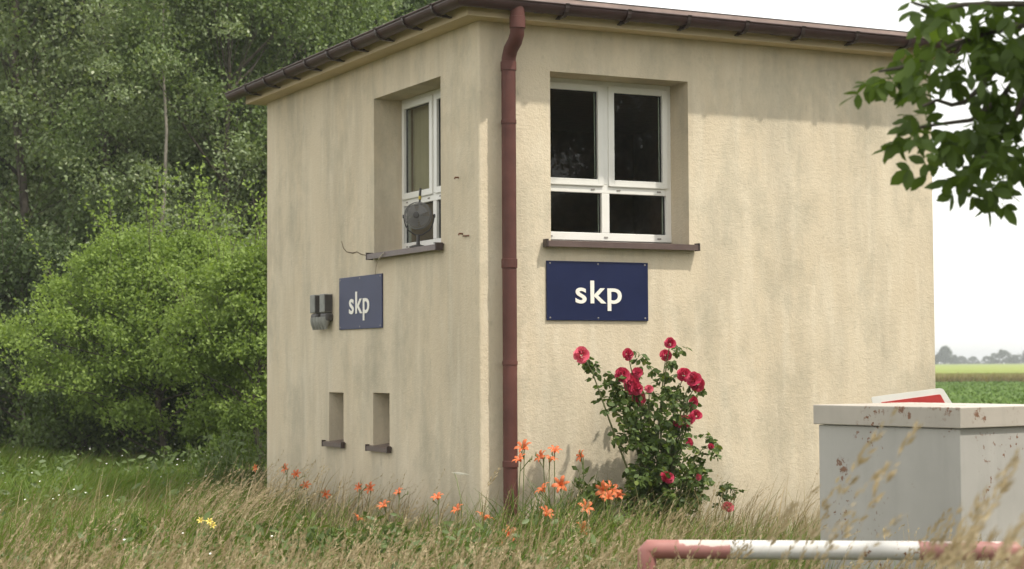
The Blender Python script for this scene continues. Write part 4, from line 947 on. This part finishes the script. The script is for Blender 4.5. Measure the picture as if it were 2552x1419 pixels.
# ------------------------------------------------------------------ orange day lilies
def lily_template():
    V = []; Q = []
    for j in range(6):
        a = 2*math.pi*j/6; rd = np.array([math.cos(a), math.sin(a), 0]); tn = np.array([-math.sin(a), math.cos(a), 0]); o = len(V); wd = .25 if j % 2 else .19
        for (u, z, w) in [(.05, 0, .3), (.22, .42, .7), (.52, .72, 1.), (.88, .78, .85), (1.12, .62, .12)]:
            for s in (-1, 0, 1): V.append(rd*u+np.array([0, 0, z-.05*abs(s)])+tn*wd*w*s)
        for i in range(4):
            for s in range(2): Q.append([o+i*3+s, o+i*3+s+1, o+i*3+s+4, o+i*3+s+3])
    return np.array(V), np.array(Q)
LV, LQ6 = lily_template()
def lily_plant(side, flowers, off, label, leaves=26, lh=.45, buds=2):
    on = (lambda x, y, o: on_plane(x, y, CB+NR*o, NR)) if side == 'R' else (lambda x, y, o: on_plane(x, y, CB+NL*o, NL))
    ps = [on(x, y, off+R.normal(0, .06)) for x, y, _ in flowers]; c = np.mean(ps, 0); n = NR if side == 'R' else NL
    org = np.array([c[0]+R.normal(0, .02), c[1], 0.]); root = empty('day_lily', org); tag(root, label, 'day lily', 'orange day lilies along the walls')
    for p, (x, y, r) in zip(ps, flowers):
        d = np.array([R.normal(0, .5), -.55+R.normal(0, .25), .55+R.normal(0, .2)]); d /= np.linalg.norm(d); s = r/305*1.0
        q = p-d*s*.6-org; b0 = np.array([(p[0]-org[0])*.35+R.normal(0, .015), (p[1]-org[1])*.35, -.03]); m = (b0*.4+q*.6)+np.array([R.normal(0, .02), 0, .03]); m[2] = min(m[2], q[2]-.04)
        st = MB(); st.tube([b0, m, q], [.0055, .0045, .0035], 6)
        for k in range(buds):
            e = q+np.array([R.normal(0, .035), R.normal(0, .02), -.02+.04*R.random()]); st.tube([m*.25+q*.75, e-(e-q)*.2, e, e+np.array([.004, 0, .03])], [.003, .004, .007, .002], 6)
        so_ = st.build('stalk', M['stalk'], root, smooth=True)
        bl = np_mesh('bloom', (LV-np.array([0, 0, .0])) @ rot_to(d).T*s, LQ6, M['lily'], so_, smooth=True); bl.location = tuple(q)
    leaves = int(leaves*(1.7 if side == 'R' else 1.)); xy = np.stack([R.normal(0, .10, leaves), R.normal(0, .07, leaves)], -1); h = lh*(.65+.6*R.random(leaves))
    v, q, _ = blades(xy, h, .016+.008*R.random(leaves), .25+.5*R.random(leaves), R.random(leaves)*6.28, 7, 2.4, -.03)
    np_mesh('leaves', v, q, M['lily_leaf'], root, smooth=True)
LIL = [('R', [(1303, 1112, 20), (1293, 1142, 17)], .40, 'two orange day lilies on one tall stem right beside the downpipe', 44, .62),
       ('R', [(1346, 1137, 17), (1383, 1120, 16), (1372, 1142, 17)], .45, 'three crowded orange day lilies right of the downpipe stem', 40, .65),
       ('R', [(1446, 1136, 15)], .45, 'single high orange day lily left of the rose bush', 28, .6),
       ('R', [(1350, 1217, 19), (1397, 1207, 20)], .6, 'two mid-height orange day lilies below the crowded three', 44, .65),
       ('R', [(1503, 1222, 21), (1525, 1218, 23), (1540, 1232, 18), (1515, 1236, 18)], .62, 'dense bunch of orange day lilies at the left foot of the rose bush', 30, .55),
       ('R', [(1461, 1264, 19), (1365, 1277, 20)], .75, 'two low wide-open orange day lilies in front of green leaves', 44, .55),
       ('R', [(1271, 1329, 19), (1246, 1354, 16)], .9, 'lowest orange day lilies in the grass before the downpipe', 20, .35),
       ('R', [(1208, 1286, 21)], .55, 'wide-open orange day lily at the foot of the building corner', 26, .38),
       ('R', [(1450, 1318, 18)], 1.0, 'blurred low orange day lily in the grass left of the barrier end', 18, .3),
       ('L', [(710, 1167, 15), (738, 1181, 13)], .40, 'pair of orange day lilies nearest the far edge of the shaded wall', 22, .45),
       ('L', [(762, 1209, 15)], .42, 'orange day lily just below the far pair on the shaded wall', 20, .4),
       ('L', [(812, 1231, 14)], .42, 'drooping orange day lily under the far vent window', 20, .4),
       ('L', [(893, 1214, 12), (921, 1216, 16)], .40, 'two drooping orange day lilies under the near vent window', 24, .42),
       ('L', [(954, 1258, 17)], .5, 'orange day lily facing out below and right of the near vent window', 22, .4),
       ('L', [(895, 1290, 15)], .65, 'lowest orange day lily in front of the shaded wall', 18, .3),
       ('L', [(992, 1225, 13)], .42, 'upright orange day lily midway along the shaded wall', 20, .42),
       ('L', [(1089, 1237, 15)], .42, 'orange day lily standing alone between the vent windows and the corner', 22, .42),
       ('L', [(1138, 1268, 15)], .5, 'orange day lily on a bent stem near the building corner', 22, .4),
       ('L', [(636, 1167, 11)], .9, 'small orange day lily left of the far edge of the shaded wall', 14, .35)]
for a in LIL: lily_plant(*a)
weeds(1432, 1300, 14.0, 16, .66, .12, M['weed'], 'bushy dark green weed between the day lilies and the rose bush', 'weed_clump')

def small_plants():
    # yellow wildflower
    p = at(515, 1325, 12.6); root = empty('yellow_flower', (p[0], p[1], 0)); tag(root, 'yellow wildflower in the leaning dry grass left of the building', 'wildflower')
    ym = petal_mat('yellow_petals', (.70, .50, .06), (.82, .68, .18)); st = MB()
    for x, y in ((500, 1300), (530, 1312), (522, 1302)):
        q = at(x, y, 12.6)-np.array([p[0], p[1], 0]); st.tube([(0, 0, 0), (q[0]*.5, 0, q[2]*.6), q], .003, 5)
    s = st.build('stem', M['stalk'], root)
    for x, y in ((500, 1300), (530, 1312), (522, 1302)):
        q = at(x, y, 12.6)-np.array([p[0], p[1], 0]); o = np_mesh('bloom', LV @ rot_to(np.array([.1, -.8, .5])).T*.026, LQ6, ym, s); o.location = tuple(q)
    # bleached dead stalk with a horizontal leaf, before the corner
    p = on_plane(1150, 1290, CB+NL*.5, NL); org = np.array([p[0], p[1], 0.]); P = lambda x, y: on_plane(x, y, CB+NL*.5, NL)-org
    b = MB(); b.tube([(0, 0, -.03), P(1150, 1250), P(1138, 1195), P(1133, 1180)], [.005, .004, .003, .003], 6)
    root = b.build('dead_stalk', M['stalk']); root.location = tuple(org); tag(root, 'dead stalk ending in a bleached horizontal leaf before the shaded wall', 'dead stalk')
    k = MB(); A, B = P(1124, 1178), P(1172, 1183); u = np.array([0, 0, 1.]); k.add([A, A*.6+B*.4+u*.010, B, A*.6+B*.4-u*.010, A*.6+B*.4+np.array([0, -.004, 0])], [(0, 1, 4), (1, 2, 4), (2, 3, 4), (3, 0, 4)])
    k.build('leaf', plain('bleached_leaf', (.70, .66, .55), .7), root)
small_plants()

# ------------------------------------------------------------------ fields beyond, right
def fields():
    n = 8500; Y = 30+72*np.sqrt(R.random(n)); X = Y*(.15+.24*R.random(n)); Y = np.round(Y/.5)*.5+R.normal(0, .05, n)
    k = 9; B = np.repeat(np.stack([X, Y, np.full(n, .12)], -1), k, 0); a = R.random(n*k)*6.28; el = .5+.6*R.random(n*k)
    ax = np.stack([np.cos(a)*np.cos(el), np.sin(a)*np.cos(el), np.sin(el)], -1); v, q = leaflets(B, ax, .30+.16*R.random(n*k), 1.25, .2)
    tag(np_mesh('beet_crop', v, q, M['crop'], smooth=True), 'bright green leafy crop field beside the guard house', kind='stuff')
    t = NT('ripening_grain'); vv = t.coord(); c = t.mix(t.ramp(t.noise(vv, .05, 5), [(.35, 0.), (.65, 1.)]), (.20, .27, .06), (.26, .31, .08)); c = t.mix(t.ramp(t.noise(vv, 1.5, 3), [(.3, 0.), (.7, .4)]), c, (.20, .18, .07)); gm = t.bsdf(c, .9, t.bump(t.noise(vv, 4, 4), .8, .1), spec=.1)
    m = MB(); m.box((-20, 104, .02), (420, 900, .60), 1); m.box((-20, 104.3, .602), (420, 900, .90), 0); o = m.build('grain_field', [gm, plain('grain_stalks', (.19, .155, .07), .9, .3, .8)]); tag(o, 'ripening yellow-green grain field beyond the green crop', kind='stuff')
    n = 30000; Y = 101+R.random(n)**2*30; X = Y*(.13+.28*R.random(n)); xy = np.stack([X, Y], -1)
    v, q, _ = blades(xy, .78+.26*R.random(n), .05+.05*R.random(n), .12+.2*R.random(n), R.normal(0, 1.2, n), 2)
    np_mesh('grain_stems', v, q, leafy('grain_stem', (.20, .165, .075), (.33, .28, .13), .3, .02, (.2, .26, .07), .2), parent=o)
fields()

def far_trees():
    mt = leafy('far_leaves', (.045, .065, .035), (.085, .105, .06), .25, .03, None, .1)
    spec = [(2356, 866, 620, 'round', 24, 'rounded far tree with gaps just right of the building edge'), (2378, 885, 640, 'low', 16, 'thin far tree beside the rounded one'), (2336, 886, 600, 'low', 14, 'far tree partly hidden by the building edge'),
            (2395, 889, 700, 'low', 26, 'low far bush at the left of the far hedge'), (2425, 890, 700, 'low', 30, 'low far bush in the middle of the far hedge'), (2462, 888, 660, 'low', 28, 'low far bush left of the tallest far mound'), (2498, 874, 640, 'round', 46, 'broad mound-shaped far tree on the right horizon'), (2527, 886, 650, 'low', 24, 'lower far tree right of the broad mound'), (2558, 876, 640, 'round', 32, 'far tree cut by the right edge of the photo')]
    for px, ytop, Y, kind, wpx, lab in spec:
        top = at(px, ytop, Y); H = top[2]; rad = wpx/F*Y*.62
        make_tree('distant_tree', tree_parts(H, rad, H*(.22 if kind == 'round' else .05), 70, 60, H*.075, H*.14, H*.03, 0, 'dome' if kind == 'low' or wpx > 40 else 'oval', 10), mt, M['bark'], (top[0], Y, 0), lab, 'tree', 'trees on the far horizon')
far_trees()

def haze():
    t = NT('haze_air'); v = t.n('VolumePrincipled'); v.inputs['Color'].default_value = (.86, .90, .94, 1); v.inputs['Density'].default_value = .0007; v.inputs['Anisotropy'].default_value = .2
    t.l(v.outputs[0], t.out.inputs['Volume'])
    b = MB(); b.box((-2600, -2600, -1.2), (2600, 2600, 15.5)); o = b.build('haze', t.m); tag(o, 'thin summer haze over the fields', kind='stuff')
haze()
